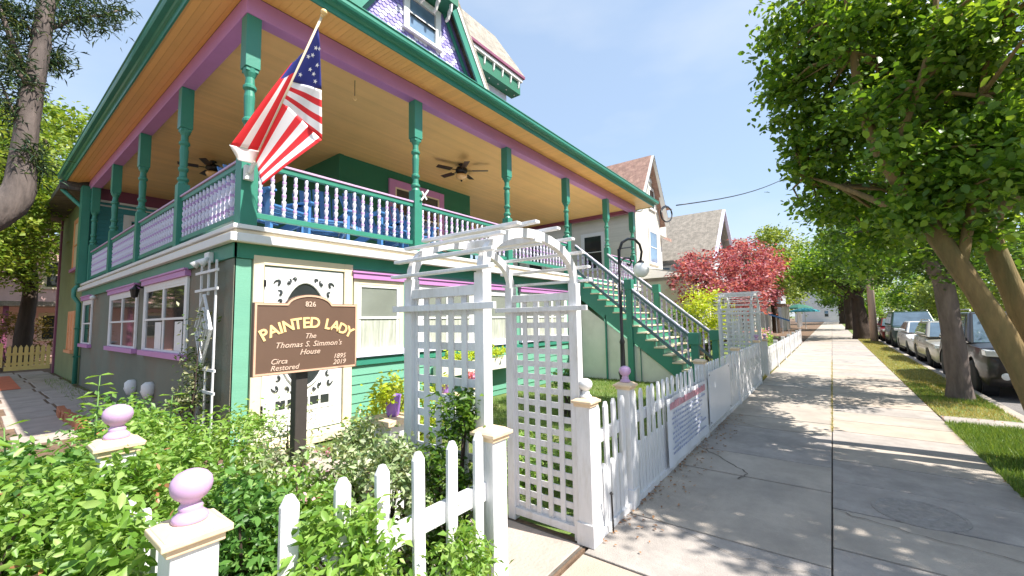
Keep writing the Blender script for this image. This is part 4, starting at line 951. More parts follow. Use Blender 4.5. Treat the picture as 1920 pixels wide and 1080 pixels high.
# lattice arbors
def arbor(x0, x1, y0, y1, label, name='lattice_arbor'):
    t = thing(name, label, 'arbor', ((x0+x1)/2,(y0+y1)/2,0), 'white lattice arbors over the garden gates')
    pw_ = .072; zs_ = 1.93
    for xx in (x0,x1):
        for yy in (y0,y1):
            MB().box(xx-pw_/2,xx+pw_/2,yy-pw_/2,yy+pw_/2,0,zs_).build('post', m_fence, t, bevel=.004)
        # lattice strips between the two posts of one side
        ya, yb = y0+pw_/2, y1-pw_/2; n = 5
        for i in range(n+1):
            yy = ya+i*(yb-ya)/n; MB().box(xx-.006,xx+.006,yy-.021,yy+.021,.10,1.80).build('lattice_strip', m_fence, t)
        k = 0; z = .12
        while z < 1.80:
            MB().box(xx+.0065,xx+.0185,ya,yb,z-.023,z+.023).build('lattice_strip', m_fence, t); z += .106
        MB().box(xx-.03,xx+.03,ya,yb,1.80,1.86).build('side_rail', m_fence, t, bevel=.003); MB().box(xx-.03,xx+.03,ya,yb,.045,.10).build('side_rail', m_fence, t, bevel=.003)
    xc = (x0+x1)/2; R = (x1-x0)/2; rise_ = .32
    def arc(a, o=0): return (xc-(R+o)*math.cos(a), zs_-.02+(rise_+o)*math.sin(a)**.8)
    for yy in (y0,y1):
        for kk in range(2):
            b = MB(); N = 9; a0 = kk*PI/2; pts = [a0+PI/2*i/N for i in range(N+1)]
            P = [arc(a,.032) for a in pts]; Q = [arc(a,-.032) for a in pts]
            V = [(x,yy+c,z) for c in (-.022,.022) for x,z in P]+[(x,yy+c,z) for c in (-.022,.022) for x,z in Q]; m = N+1
            F = []
            for i in range(N): F += [(i,i+1,2*m+i+1,2*m+i),(m+i+1,m+i,3*m+i,3*m+i+1),(i+1,i,m+i,m+i+1),(2*m+i,2*m+i+1,3*m+i+1,3*m+i)]
            F += [(0,2*m,3*m,m),(m-1,2*m-1,4*m-1,3*m-1)]
            b.add(V,F); b.build('curved_rib', m_fence, t, bevel=.003)
    b = MB(); b.box(xc-.03,xc+.05,y0-.03,y1+.03,zs_+rise_-.07,zs_+rise_-.0); b.build('ridge_block', m_fence, t)
    angs = [.06,.30,.62,.98,1.35,1.79,2.16,2.52,2.84,3.08]
    for a in angs:
        x_, z_ = arc(a,.06); MB().box(x_-.024,x_+.024,y0-.12,y1+.12,z_-.010,z_+.010).build('roof_slat', m_fence, t, bevel=.003)
    for xx in (x0,x1):
        MB().box(xx-.06,xx-.035 if xx==x0 else xx-.035,y0-.13,y1+.13,1.715,1.755).build('cross_slat', m_fence, t, bevel=.003)
    return t
arbor(1.80,2.88,1.59,2.22,'nearest white lattice arbor with an arched slatted top over the garden gate')
arbor(12.0,13.25,1.60,2.34,'farther white lattice arbor beside the lime green bush')

# lamp post with a white globe on a curled arm
lp = thing('lamp_post', 'black garden lamp post with a curled arm and one white globe', 'lamp', (5.42,2.28,0))
lx, ly = 5.42, 2.28
b = MB(); b.lathe([(.10,0),(.11,.05),(.06,.12),(.055,.5),(.045,.6),(.05,.85),(.065,.92),(.035,1.0),(.03,1.3),(.038,1.33),(.022,1.38),(.020,2.60)],(lx,ly,0),12); b.build('pole', m_black, lp, smooth=True)
def q_(u,v): return W(u,v,y=ly)
arcp = [(1161,490),(1161,470),(1166,455),(1177,448),(1190,449),(1199,458),(1203,472),(1201,488)]
MB().tube([q_(*p) for p in arcp],.020,8).build('arm', m_black, lp, smooth=True)
MB().tube([q_(*p) for p in ((1163,502),(1163,492),(1170,484),(1180,484),(1184,491),(1181,498),(1176,495))],.014,6).build('scroll', m_black, lp, smooth=True)
MB().tube([q_(1164,466),q_(1186,463)],.010,6).build('scroll', m_black, lp)
MB().lathe([(.05,.09),(.06,.10),(.05,.13),(.02,.15)],q_(1202,506),12).build('globe_holder', m_black, lp, smooth=True)
gb = MB(); gb.lathe([(.118*math.sin(PI*k/14)+.001,-.118*math.cos(PI*k/14)) for k in range(15)],q_(1202,506),20); gb.build('globe', m_globe, lp, smooth=True)
# little finial of the lamp is on the fence post before it: a second smaller ball below the lamp
# planters along the inner walk
def pedestal(loc, label, flower, h=.56, pot=m_purplep, s=1.0):
    t = thing('planter', label, 'planter', loc, local=True)
    b = MB(); b.box(-.11*s,.11*s,-.11*s,.11*s,0,h); b.box(-.14*s,.14*s,-.14*s,.14*s,0,.07); b.build('pedestal', m_fence, t, bevel=.006)
    b = MB(); b.box(-.16*s,.16*s,-.16*s,.16*s,h,h+.045); b.build('pedestal_cap', m_lip, t, bevel=.006)
    b = MB(); b.lathe([(.045*s,h+.046),(.055*s,h+.07),(.065*s,h+.2),(.07*s,h+.22),(.06*s,h+.22),(.055*s,h+.19)],(0,0,0),14); b.build('pot', pot, t, smooth=True)
    P,_ = clumps([((-.06,0,h+.24),(.10,.10,.07),8)],26,.08)
    link('flowers', leaf_mesh('flowers', P, .05, flower, n4=True), t, kind='stuff'); return t
pedestal((2.22,2.98,0),'purple pot of yellow green flowers on a white pedestal near the sign',lf_lime,.82)
pedestal((4.35,4.6,0),'purple pot of yellow green flowers on a pedestal seen between the arbor posts',lf_lime,.55)
pedestal((5.6,5.2,0),'purple pot with pink flowers near the wall under the front windows',lf_pinkf,.45)
gbx = thing('flower_box', 'cream window box of yellow flowers under the front window', 'flower box', (6.4,5.75,.8))
MB().box(5.3,7.6,5.68,5.93,.62,.86).build('box', m_creamw, gbx, bevel=.01)
P,_ = clumps([((6.4,5.76,.98),(1.1,.10,.10),44)],26,.10); link('flowers', leaf_mesh('flowers', P, .06, lf_lime, n4=True), gbx, kind='stuff')
gn = thing('goose_ornament', 'dark green glazed garden ornament beside the first pedestal', 'ornament', (2.25,3.6,0))
MB().lathe([(.07,0),(.09,.05),(.10,.2),(.07,.32),(.04,.38),(.05,.46),(.03,.52),(.005,.56)],(2.22,3.55,0),12).build('body', m_green, gn, smooth=True)
#PART4
# ================================================================== GARDEN PLANTS
G1 = 'leafy shrubs of the front garden bed'
shrub('hydrangea_bush','broad bright green bush in the near left corner, left of the first fence ball',(-.1,2.1,0),[((-.22,1.85,.66),(.42,.38,.42),70),((.08,2.35,.70),(.34,.45,.44),70),((.02,1.62,.48),(.34,.20,.38),40),((.30,1.92,.72),(.12,.28,.36),40)],54,.10,.047,lf_shrub,nleaf=190,group=G1,n4=True,stems=26,aspect=.45,up=.15)
shrub('leafy_bush','bright green bush wrapped round the second fence ball',(.45,2.45,0),[((.34,2.4,.74),(.18,.28,.36),44),((.50,2.55,.72),(.14,.20,.38),34),((.40,2.30,.93),(.15,.10,.20),26),((.45,2.2,.62),(.14,.2,.4),26)],50,.10,.045,lf_shrub,nleaf=60,group=G1,n4=True,stems=14,aspect=.42,up=.15)
shrub('leafy_bush','bright green bush behind the nearest one, up to the brick edging',(.05,3.2,0),[((.12,3.1,.66),(.38,.6,.45),90),((-.35,3.0,.6),(.3,.5,.42),50),((.2,3.9,.55),(.35,.5,.4),54)],50,.11,.05,lf_shrub2,nleaf=60,group=G1,stems=18,up=.15)
shrub('leafy_bush','light green bush behind and right of the second mauve ball finial',(.75,3.0,0),[((.80,2.9,.58),(.36,.6,.46),110),((.72,3.8,.6),(.38,.6,.44),80)],50,.11,.048,lf_shrub,nleaf=80,group=G1,stems=20,up=.15)
shrub('leafy_bush','green bush filling the corner right behind the nearest fence ball',(.78,2.0,0),[((.76,2.06,.54),(.28,.36,.46),100)],54,.10,.044,lf_shrub2,nleaf=90,group=G1,stems=16,up=.15)
shrub('variegated_bush','pale cream and green bush at the foot of the sign post',(1.25,2.9,0),[((1.28,3.0,.42),(.38,.45,.44),90)],46,.10,.045,lf_var,nleaf=60,group=G1,stems=14,up=.15)
shrub('leafy_bush','yellow green bush behind the pickets, right before the sign post',(1.15,2.15,0),[((1.12,2.2,.44),(.28,.40,.42),90)],52,.10,.045,lf_shrub,nleaf=80,group=G1,stems=14,up=.15)
shrub('variegated_bush','dense cream edged bush against the foot of the arbor lattice',(1.48,2.05,0),[((1.44,2.05,.60),(.22,.34,.46),90),((1.58,2.5,.68),(.18,.24,.38),44)],48,.09,.04,lf_var,nleaf=70,group=G1,stems=14,up=.15)
shrub('climbing_rose','dark green rose climbing the near left arbor post and fence post',(1.68,1.72,0),[((1.62,1.72,.62),(.15,.14,.42),44),((1.72,1.70,1.10),(.09,.10,.20),18)],40,.08,.04,lf_street2,'rose bush',nleaf=60,group=G1,stems=10)
shrub('spilling_shrub','low leafy sprigs spilling through the near pickets over the sidewalk edge',(1.25,1.5,0),[((1.36,1.46,.42),(.28,.09,.30),44),((.86,1.47,.66),(.22,.08,.34),66),((1.12,1.47,.45),(.2,.08,.2),26)],40,.08,.042,lf_shrub,nleaf=110,group=G1,stems=14,up=.15)
for k_,(c_,r_,n_,s_,m_,lb_) in enumerate((((.5,3.0,.95),(.8,1.2,.15),16,.03,lf_var,'small cream young shoots over the left bushes'),((.2,2.2,1.0),(.5,.6,.1),9,.03,lf_litter,'few dead brown leaves caught in the left bushes'),((1.3,2.4,.75),(.4,.5,.12),9,.03,lf_pinkf,'few pink blossoms over the bushes behind the pickets'))):
    P,_ = clumps([(c_,r_,n_)],9,.09); w_ = thing('bush_tips',lb_,'leaves',c_); link('leaves', leaf_mesh('leaves',P,s_,m_,n4=True), w_, kind='stuff')
shrub('leafy_bush','tall green bush at the grey green house corner beside the trellis foot',(1.7,5.0,0),[((1.55,4.7,.45),(.4,.5,.42),40),((1.95,5.2,.35),(.3,.3,.32),16)],38,.16,.06,lf_shrub,nleaf=0,group=G1,stems=12)
shrub('leafy_bush','mid green bush along the side wall beyond the trellis',(1.35,7.0,0),[((1.2,6.6,.42),(.45,1.1,.38),44)],36,.18,.065,lf_shrub2,nleaf=0,group=G1,stems=12)
shrub('leafy_bush','shaded green bush below the nearest side window',(1.3,5.6,0),[((1.0,5.2,.5),(.4,.6,.42),40)],38,.17,.06,lf_shrub,nleaf=0,group=G1,stems=12)
shrub('white_flowering_shrub','airy bush with small white blossom before the screen door',(1.9,4.1,0),[((1.80,4.0,.50),(.26,.32,.52),30)],22,.15,.045,lf_var,group=G1,stems=12)
P,_ = clumps([((1.82,4.0,.62),(.30,.34,.45),30)],9,.14)
w_ = thing('white_blossom_spray','sprays of small white blossom over the bush before the screen door','flowers',(1.82,4.0,.2)); link('blossom', leaf_mesh('blossom',P,.035,lf_white,n4=True), w_, kind='stuff')
# stalk with opposite leaves, each leaf its own part
def stalk(base, h, n, ln, label, m=lf_shrub):
    t = thing('tall_stalk_plant', label, 'plant', base, 'tall stalks with paired leaves', local=True)
    lean = Vector((random.uniform(-.05,.05),random.uniform(-.05,.05),h)); MB().tube([(0,0,0),lean*.5+Vector((.01,0,0)),lean],[.009,.007,.003],6).build('stem', m_turf if False else m_leafstem, t, smooth=True)
    lm = leaf_mesh('leaf', np.zeros((1,3)), 1.0, m, up=4, aspect=.34, sizevar=0, n4=True, D=np.array([[1.,0,0]]), droop=0)
    for k in range(n):
        z = .25+.75*(k+1)/n; a = (k%2)*PI/2+random.uniform(-.2,.2)
        for s in (0,PI):
            o = link('leaf', lm, t, loc=lean*z, rot=(0,random.uniform(-.35,.0),a+s)); q = ln*(1.1-.6*(k/n)); o.scale = (q,q,q)
    return t
m_leafstem = mat('green_stem', (.10,.20,.04), .6)
stalk((.52,3.9,.35),.98,11,.17,'tallest leafy stalk rising above the bushes before the side wall, left of the second ball')
stalk((.18,3.4,.35),.80,9,.17,'leafy stalk at the left edge above the brick edging')
stalk((.02,2.7,.5),.78,8,.22,'broad leaved stalk at the very left edge of the picture')
stalk((.98,4.2,.35),.75,9,.16,'leafy stalk right of the second mauve ball before the white vents')
stalk((1.12,3.75,.3),.68,8,.15,'short leafy stalk between the second ball and the trellis')
shrub('golden_bush','golden green bush behind the left lattice panel of the nearest arbor',(2.35,3.4,0),[((2.5,3.2,.72),(.42,.4,.42),60)],44,.11,.05,lf_lime,stems=12,up=.2)
shrub('low_border','low yellow green plants behind the right lattice panel',(3.7,2.6,0),[((3.6,2.6,.25),(.6,.7,.22),60)],40,.12,.05,lf_shrub,stems=12,up=.2)
shrub('lime_bush','lime green bush behind the far stair newel beside the second arbor',(13.9,3.1,0),[((13.8,3.1,1.65),(.85,.7,.95),60)],46,.26,.10,lf_lime,nleaf=0,stems=14)
shrub('round_topiary','small round green bush beside the ball topped post behind the arbor',(6.2,3.6,0),[((6.2,3.6,.62),(.26,.26,.24),26)],60,.10,.045,lf_shrub2,stems=8)
shrub('mixed_border','loose green and pink flowering border beyond the stairs behind the fence',(15.5,2.4,0),[((16.5,2.3,.75),(3.0,.5,.45),60)],34,.22,.09,lf_shrub,stems=16)
P,_ = clumps([((16.0,2.05,1.02),(2.4,.35,.22),34)],14,.16)
w_ = thing('pink_flowers','pink flowers over the border just past the second arbor','flowers',(16,2.05,.4)); link('blossom', leaf_mesh('blossom',P,.07,lf_pinkf,n4=True), w_, kind='stuff')
shrub('stair_side_bush','leafy green bush growing close behind the stairs balusters',(13.6,4.2,0),[((13.5,4.1,1.2),(.6,1.0,.7),40)],44,.22,.09,lf_shrub2,stems=10)

# ================================================================== TREES
# near street tree: two leaning stems out of the right edge of the picture
def wl(pts, x): return [W(u,v,x=x) if not isinstance(x,(list,tuple)) else None for u,v in pts]
stA = [Vector((6.72,-1.86,0)), Vector((6.75,-1.72,.45)), W(1916,690,x=6.8), W(1840,560,x=6.8), W(1745,425,x=6.85), W(1672,320,x=6.9), W(1640,270,x=7.0)]
brA1 = [W(1655,295,x=6.95), W(1615,200,x=7.05), W(1600,100,x=7.1), W(1590,20,x=7.1), W(1580,-60,x=7.1)]
brA2 = [W(1672,320,x=6.9), W(1690,250,x=6.85), W(1722,160,x=6.8), W(1750,60,x=6.8), W(1756,-50,x=6.8)]
brA3 = [W(1745,425,x=6.85), W(1650,380,x=7.2), W(1575,350,x=7.7), W(1510,330,x=8.2)]
brA4 = [W(1800,510,x=6.8), W(1835,300,x=6.9), W(1840,180,x=7.0), W(1860,60,x=7)]
stB = [Vector((7.0,-1.95,.1)), W(1960,690,x=7.15), W(1905,560,x=7.2), W(1858,450,x=7.2), W(1860,400,x=7.2), W(1925,350,x=7.2), W(2020,200,x=7.2)]
brB1 = [W(1858,450,x=7.2), W(1868,350,x=7.4), W(1878,200,x=7.6), W(1880,60,x=7.8)]
stC = [Vector((6.5,-2.0,.2)), Vector((6.3,-2.6,1.6)), Vector((6.1,-3.2,3.2)), Vector((6.0,-3.6,4.6))]
ell1 = [(W(1500,70,x=7.9),(.75,.5,.85),40),(W(1490,190,x=8.0),(.6,.45,.55),26),(W(1540,280,x=8.2),(.65,.5,.5),28),(W(1610,90,x=8.2),(.9,.6,1.1),44),
        (W(1700,60,x=8.0),(.9,.7,1.1),46),(W(1700,230,x=8.4),(.8,.6,.8),34),(W(1800,170,x=7.9),(.9,.7,1.0),50),(W(1880,60,x=7.4),(.8,.7,.9),40),(W(1880,280,x=7.4),(.6,.5,.6),30),
        (W(1570,370,x=8.8),(.8,.5,.4),26),(W(1690,400,x=8.6),(.8,.5,.45),26),(W(1640,470,x=9.6),(.7,.5,.35),14),(W(1840,350,x=7.9),(.5,.4,.4),18),
        (W(1900,330,x=6.2),(.22,.2,.22),8),(W(1790,60,x=6.6),(.4,.3,.3),12),(W(1640,190,x=6.8),(.35,.3,.35),9),(W(1700,400,x=6.6),(.28,.2,.16),8),(W(1800,330,x=6.6),(.3,.25,.2),9),(W(1590,60,x=6.9),(.35,.3,.3),10),(W(1700,290,x=6.7),(.3,.25,.2),7),(W(1850,250,x=6.7),(.35,.3,.3),12),(W(1840,430,x=6.9),(.25,.2,.14),6),(W(1760,350,x=6.8),(.25,.2,.15),6),
        (Vector((5.5,-4.3,5.4)),(1.8,1.3,.9),180),(Vector((5.6,-2.7,4.9)),(1.3,1.0,.8),80),(Vector((5.0,-2.6,5.9)),(1.1,1.0,.9),50),(Vector((7.2,-.9,6.6)),(1.6,1.3,.9),40)]  # lobes past the right edge: unseen, added to shade the sidewalk
tree('street_tree','big leafy street tree whose leaning stems enter from the right edge',(6.72,-1.86,0),
     [(stA,[.18,.145,.112,.10,.092,.08,.07]),(brA1,[.075,.055,.042,.032,.02]),(brA2,[.065,.048,.036,.03,.02]),(brA3,[.06,.042,.03,.015]),(brA4,[.055,.04,.03,.02]),(stB,[.18,.13,.10,.095,.09,.08,.05]),(brB1,[.09,.08,.06,.04]),(stC,[.17,.15,.11,.06])],
     ell1, 70, .27, .095, lf_street, m_bark, group='street trees along the verge', twigs=260, aspect=.7, up=.15, n4=True)
T2 = Vector((11.6,-1.85,0))
tree('street_tree','dark straight trunked street tree standing on the verge before the grey car',T2,
     [([T2+Vector(p) for p in ((0,0,-.05),(0,.0,.25),(-.03,.03,1.2),(-.08,.10,2.3),(-.10,.2,3.2),(-.2,.3,4.4))],[.23,.175,.158,.150,.13,.09]),
      ([T2+Vector(p) for p in ((-.06,.1,2.2),(-.6,.5,3.1),(-1.2,.9,4.2))],[.13,.09,.04]),([T2+Vector(p) for p in ((-.08,.12,2.6),(.7,.5,3.6),(1.6,.8,4.6))],[.12,.09,.04]),([T2+Vector(p) for p in ((-.1,.2,2.9),(.2,-.7,4.0),(.4,-1.6,5.0))],[.12,.08,.04])],
     [(T2+Vector((-.2,.5,4.2)),(2.1,1.5,1.3),66),(T2+Vector((.6,1.3,3.6)),(1.8,.9,.8),40),(T2+Vector((.5,.1,5.6)),(2.0,1.8,1.2),55),(T2+Vector((-.4,-.1,2.75)),(1.5,.9,.45),44),(T2+Vector((1.9,.9,2.9)),(1.5,.8,.5),34),(T2+Vector((1,-2.2,4.3)),(2,1.2,1.3),50)],
     58, .30, .11, lf_street2, m_barkg, group='street trees along the verge', twigs=110)
def far_tree(name, label, base, h, ells, lm, bark=m_barkd, tr=.25, per=60, cr=.7, size=.22, lean=(0,0), group='trees farther down the street', n_l=4):
    b = Vector(base); top = b+Vector((lean[0],lean[1],h))
    limbs = [([b, b.lerp(top,.3), b.lerp(top,.7)+Vector((.1,.1,0)), top],[tr*1.25,tr,tr*.8,tr*.5])]
    for k in range(n_l):
        c, r, _ = ells[k%len(ells)]; e = Vector(c)+Vector((random.uniform(-.5,.5)*r[0],random.uniform(-.5,.5)*r[1],random.uniform(-.2,.4)*r[2])); s = b.lerp(top,.6+.1*k)
        limbs.append(([s,(s+e)/2+Vector((0,0,.2)),e],[tr*.45,tr*.3,tr*.1]))
    return tree(name, label, b, limbs, ells, per, cr, size, lm, bark, group=group, twigs=30, aspect=.65)
far_tree('shade_tree','tree with a thick dark trunk beside the sidewalk in the distance',(36.5,-1.5,0),3.8,[((36,-.4,5.2),(4.5,2.6,2.0),80),((34,.8,4.4),(2.5,1.2,.9),26),((38,-3,6.5),(5,3,2.2),60)],lf_street,m_barkd,.42,56,.75,.24)
far_tree('shade_tree','pale yellow green tree standing against the sky past the red maples',(48,4.4,0),5,[((47,3.9,7.0),(4.6,2.4,3.2),110),((44,3.4,5.4),(3,1.6,1.6),36)],lf_pale,m_barkd,.3,64,.8,.26)
far_tree('shade_tree','green tree over the sidewalk beyond the thick dark trunk',(58,-1.5,0),4.5,[((58,-1,7.5),(6,4.5,3.4),90),((53,2.2,5.5),(4,2,1.4),30)],lf_street,m_barkd,.4,60,.95,.32)
far_tree('shade_tree','sunny low green tree across the road behind the white and green cars',(38,-11.6,0),3,[((36,-11.6,3.6),(4.5,2.0,2.6),80),((43,-12,4.2),(4,2.0,3.0),60)],lf_pale,m_barkg,.3,62,.9,.28)
far_tree('shade_tree','low bright tree across the road beyond the dark red car',(56,-11.6,0),3,[((54,-11.6,4.0),(7,2.2,3.4),90)],lf_pale,m_barkg,.3,62,1.1,.34)
far_tree('shade_tree','leafy green tree hanging over the third parked car',(22,-3.0,0),5,[((22,-2.6,5.4),(3.0,1.6,1.6),70),((19.5,-2.2,4.2),(2,1.1,.7),22)],lf_street,m_barkg,.12,56,.5,.18,lean=(0,1.2)) if False else None
far_tree('shade_tree','big green tree across the road behind the parked cars',(24,-13,0),5,[((24,-12.6,5.5),(6,3,4.2),150),((20,-12,3.0),(4,2.0,2.0),50)],lf_street,m_barkd,.4,62,1.0,.32)
far_tree('shade_tree','deep green tree across the road, right of the dark straight trunk',(15,-14,0),5,[((15,-13.5,6.0),(5,3.5,4.0),110)],lf_street2,m_barkd,.4,62,1.0,.32)
far_tree('shade_tree','green tree across the road near its far end',(40,-12,0),5,[((40,-12,6.5),(7,4,4),100)],lf_pale,m_barkd,.4,60,1.1,.36)
far_tree('shade_tree','distant green tree closing the end of the sidewalk',(95,-1.5,0),5,[((95,-1,7),(8,5,4.5),90)],lf_street2,m_barkd,.5,60,1.3,.45)
far_tree('shade_tree','distant bushy tree left of the sidewalk end',(85,7,0),5,[((85,7,6),(8,4,4.0),90)],lf_pale,m_barkd,.4,60,1.3,.45)
far_tree('red_maple','red leaved maple spreading behind the porch stairs and lime bush',(19.2,4.6,0),2.2,[((19.2,4.5,3.1),(2.1,1.0,.95),44),((21.2,4.4,3.8),(2.2,1.1,1.1),46)],lf_maple,m_barkd,.13,44,.34,.14,group='red maples')
far_tree('red_maple','second red maple rising higher behind the far arbor',(27,3.9,0),3,[((27.0,3.8,4.2),(3.4,1.3,1.9),84),((32,3.2,4.4),(3.4,1.0,1.9),54),((24,3.4,2.6),(2.0,.8,1.0),26)],lf_maple,m_barkd,.16,46,.46,.18,group='red maples')

for i_,(a_,b_,c_,r_) in enumerate(((75,-12,6,6),(95,-11,7,7),(130,-9,8,9),(110,-5,7,6))):
    far_tree('shade_tree',['far green tree across the road past the red car','farther green tree across the road before the bend','hazy green tree closing the road at its end','green tree in the middle distance over the end of the verge'][i_],(a_,b_,0),4,[((a_,b_,c_*.62),(r_,r_*.5,c_*.62),100)],lf_street if i_%2 else lf_pale,m_barkd,.35,62,1.3,.42)

# left side: the grey pine and the trees behind it
pt = [Vector((-2.0,10,0)), Vector((-1.5,10,1.6)), W(-110,440,y=10), W(-20,400,y=10), W(32,368,y=10), W(44,300,y=10), W(55,200,y=10), W(72,110,y=10), W(85,20,y=10), W(96,-80,y=10), W(104,-220,y=10)]
pr = [.42,.36,.30,.26,.20,.15,.135,.12,.11,.09,.06]
t = thing('pine_tree','grey barked pine with a bent trunk at the left edge','tree',pt[0])
rough_tube(pt,pr,22,.07).build('trunk', m_barkp, t, smooth=True)
PB = []
for pts, r in (([(80,60),(140,35),(190,28),(228,18)],.035),([(60,170),(30,130),(0,90)],.04),([(50,150),(12,50),(-5,0)],.05),([(78,90),(40,30),(0,5)],.03),([(62,115),(90,110),(118,122)],.02),([(48,250),(20,200),(0,150)],.03),([(85,20),(120,-10),(170,-30)],.03),([(45,280),(70,300),(60,330)],.03)):
    P3 = [W(u,v,y=10+random.uniform(-.2,.2)) for u,v in pts]; MB().tube(P3,[r*(1-.7*i/(len(P3)-1)) for i in range(len(P3))],7).build('branch', m_barkg, t, smooth=True)
    for i in range(1,len(P3)):
        for s_ in np.linspace(0,1,5): PB.append(P3[i-1].lerp(P3[i],s_))
for u,v in ((205,25),(215,50),(190,45),(170,30),(150,20),(225,15),(130,30),(110,95),(105,110),(20,30),(40,60),(10,110),(5,60),(30,100),(170,55),(60,10),(140,5),(185,5)): PB.append(W(u,v,y=10+random.uniform(-.3,.3)))
pk = np.array([tuple(p) for p in PB]); pk = np.repeat(pk,46,0)+rng.normal(size=(len(pk)*46,3))*.10
link('needles', leaf_mesh('needles',pk,.13,lf_pine,up=.1,aspect=.075,droop=.3), t, kind='stuff')
far_tree('broadleaf_tree','sunlit green tree behind the bent grey pine',(-1.2,21,0),5,[((.2,21,6.0),(1.7,2.0,2.4),90),((-.9,20,4.4),(1.8,1.6,1.6),60),((1.0,22.5,8.0),(1.0,1.4,1.3),30)],lf_left,m_barkd,.2,60,.50,.17,group='trees behind the side yard')
far_tree('broadleaf_tree','dark trunked tree by the far end of the side path',(1.45,26.5,0),5,[((1.4,26.4,5.6),(1.6,1.6,1.8),70),((.6,26,3.9),(1.4,1.2,.8),30),((2.3,27,7.8),(1.4,1.4,1.5),44)],lf_left,m_barkd,.26,56,.46,.16,group='trees behind the side yard')
far_tree('broadleaf_tree','tall light green tree behind the corner of the porch roof',(4,33,0),7,[((3.2,32,10),(3.4,3,4.0),120),((.5,32,8),(2.6,2.4,3),70)],lf_left,m_barkd,.3,60,.8,.26,group='trees behind the side yard')
far_tree('broadleaf_tree','leafy tree at the far left over the pink building',(-3,27,0),5,[((-2.6,27,6),(2.4,2,2.6),80),((-1.4,26,3.6),(1.6,1.2,1.0),30)],lf_left,m_barkd,.2,60,.6,.2,group='trees behind the side yard')
shrub('back_hedge','rust and olive coloured bush behind the yellow picket gate',(1.2,27.5,0),[((1.1,27.5,1.1),(1.6,.6,1.1),44)],50,.3,.12,leafmat('rusty_leaf',(.10,.10,.02),(.20,.16,.03),(.34,.22,.05)),stems=10)

# yellow picket gate at the end of the side path
yg = thing('yellow_gate','small yellow picket gate at the far end of the side path','gate',(1.6,24.2,0)); og = ORIGIN[yg.name]
ypk = MB(); ypk.prism([(-.05,0),(.05,0),(.05,.82),(.0,.92),(-.05,.82)],FR((0,0,0),(1,0,0),(0,-1,0)),-.012,.012); ypm = ypk.mesh('picket',m_yellow)
for k in range(8): link('picket',ypm,yg,loc=Vector((1.0+k*.14,24.2,.12))-og)
for z in (.30,.66): MB().box(.92,2.04,24.22,24.26,z,z+.09).build('rail',m_yellow,yg)
MB().box(.90,2.04,24.17,24.20,.10,.26).build('kick_board',m_yellow,yg)
for k,(xx,yy) in enumerate(((.80,24.0),(.66,23.7))): link('picket',ypm,yg,loc=Vector((xx,yy,.25))-og)

# ================================================================== OTHER BUILDINGS
def prism_roof(b, x0, x1, y0, y1, z0, zr, axis='y', t=.18, ov=.3):
    """gable roof slab with its ridge along an axis"""
    if axis == 'y':
        xm=(x0+x1)/2; k=(zr-z0)/(xm-x0); a=(x0-ov, z0-ov*k); c=(x1+ov, z0-ov*k)
        V=[(a[0],a[1]),(xm,zr),(c[0],c[1]),(c[0],c[1]+t),(xm,zr+t),(a[0],a[1]+t)]
        b.prism(V, FR((0,0,0),(1,0,0),(0,1,0)), y0-ov, y1+ov)
    else:
        ym=(y0+y1)/2; k=(zr-z0)/(ym-y0); a=(y0-ov, z0-ov*k); c=(y1+ov, z0-ov*k)
        V=[(a[0],a[1]),(ym,zr),(c[0],c[1]),(c[0],c[1]+t),(ym,zr+t),(a[0],a[1]+t)]
        b.prism(V, FR((0,0,0),(0,1,0),(1,0,0)), x0-ov, x1+ov)
    return b
h2 = thing('neighbour_house','cream and white house with a steep brown shingled gable next door','house',(20,7,0))
x0,x1,y0 = 18.7,22.2,7.0
b=MB(); b.box(x0,x1,y0,16,0,6.95); b.build('wall',m_siding,h2)
b=MB(); b.prism([(x0,6.95),(x1,6.95),((x0+x1)/2,9.6)],FR((0,0,0),(1,0,0),(0,1,0)),y0,16); b.build('gable_wall',m_pinkw if False else m_siding,h2)
prism_roof(MB(),x0,x1,y0,16,6.95,9.6).build('roof',m_roof,h2)
for s in (-1,1):
    xm=(x0+x1)/2; b=MB(); b.beam((xm+s*2.05,y0-.33,6.5),(xm,y0-.33,9.72),.05,.22,up=(0,1,0)); b.beam((xm+s*2.05,y0-.33,6.5),(xm,y0-.33,9.72),.22,.06,up=(s*1.5,0,1)); b.build('rake_board',m_white,h2)
b=MB(); b.lbox(FR((0,y0,0),(1,0,0),(0,-1,0)),20.5,21.6,8.55,8.75,.0,.05); b.build('gable_trim',m_white,h2)
N_ = FR((0,y0,0),(1,0,0),(0,-1,0)); NL = FR((x0,0,0),(0,1,0),(-1,0,0))
window(h2,N_,20.5,21.6,4.4,6.0,1,m_white,None,None,m_glassb,m_glassb,cas=.12); window(h2,N_,20.7,21.4,7.2,8.2,1,m_white,None,None,m_glass,m_glass,cas=.1)
window(h2,NL,8.7,9.7,4.1,5.75,1,m_white,None,None,m_glass,m_glass,cas=.14)
window(h2,NL,12.2,13.1,4.1,5.75,1,m_white,None,None,m_glass,m_glass,cas=.14)
window(h2,NL,8.6,9.4,1.4,2.8,1,m_white,None,None,m_glass,m_glass,cas=.12)
b=MB(); b.lathe([(1.0,8.2),(1.0,9.4),(1.1,9.4),(.02,11.6)],(20.9,12.0,0),8); b.build('turret',m_roof,h2)
b=MB(); b.box(22.8,27.5,8.6,16,0,6.9); b.build('rear_wall',m_sidingw,h2); prism_roof(MB(),22.8,27.5,8.6,16,6.9,9.2,'x',ov=.5).build('roof',m_roof,h2)
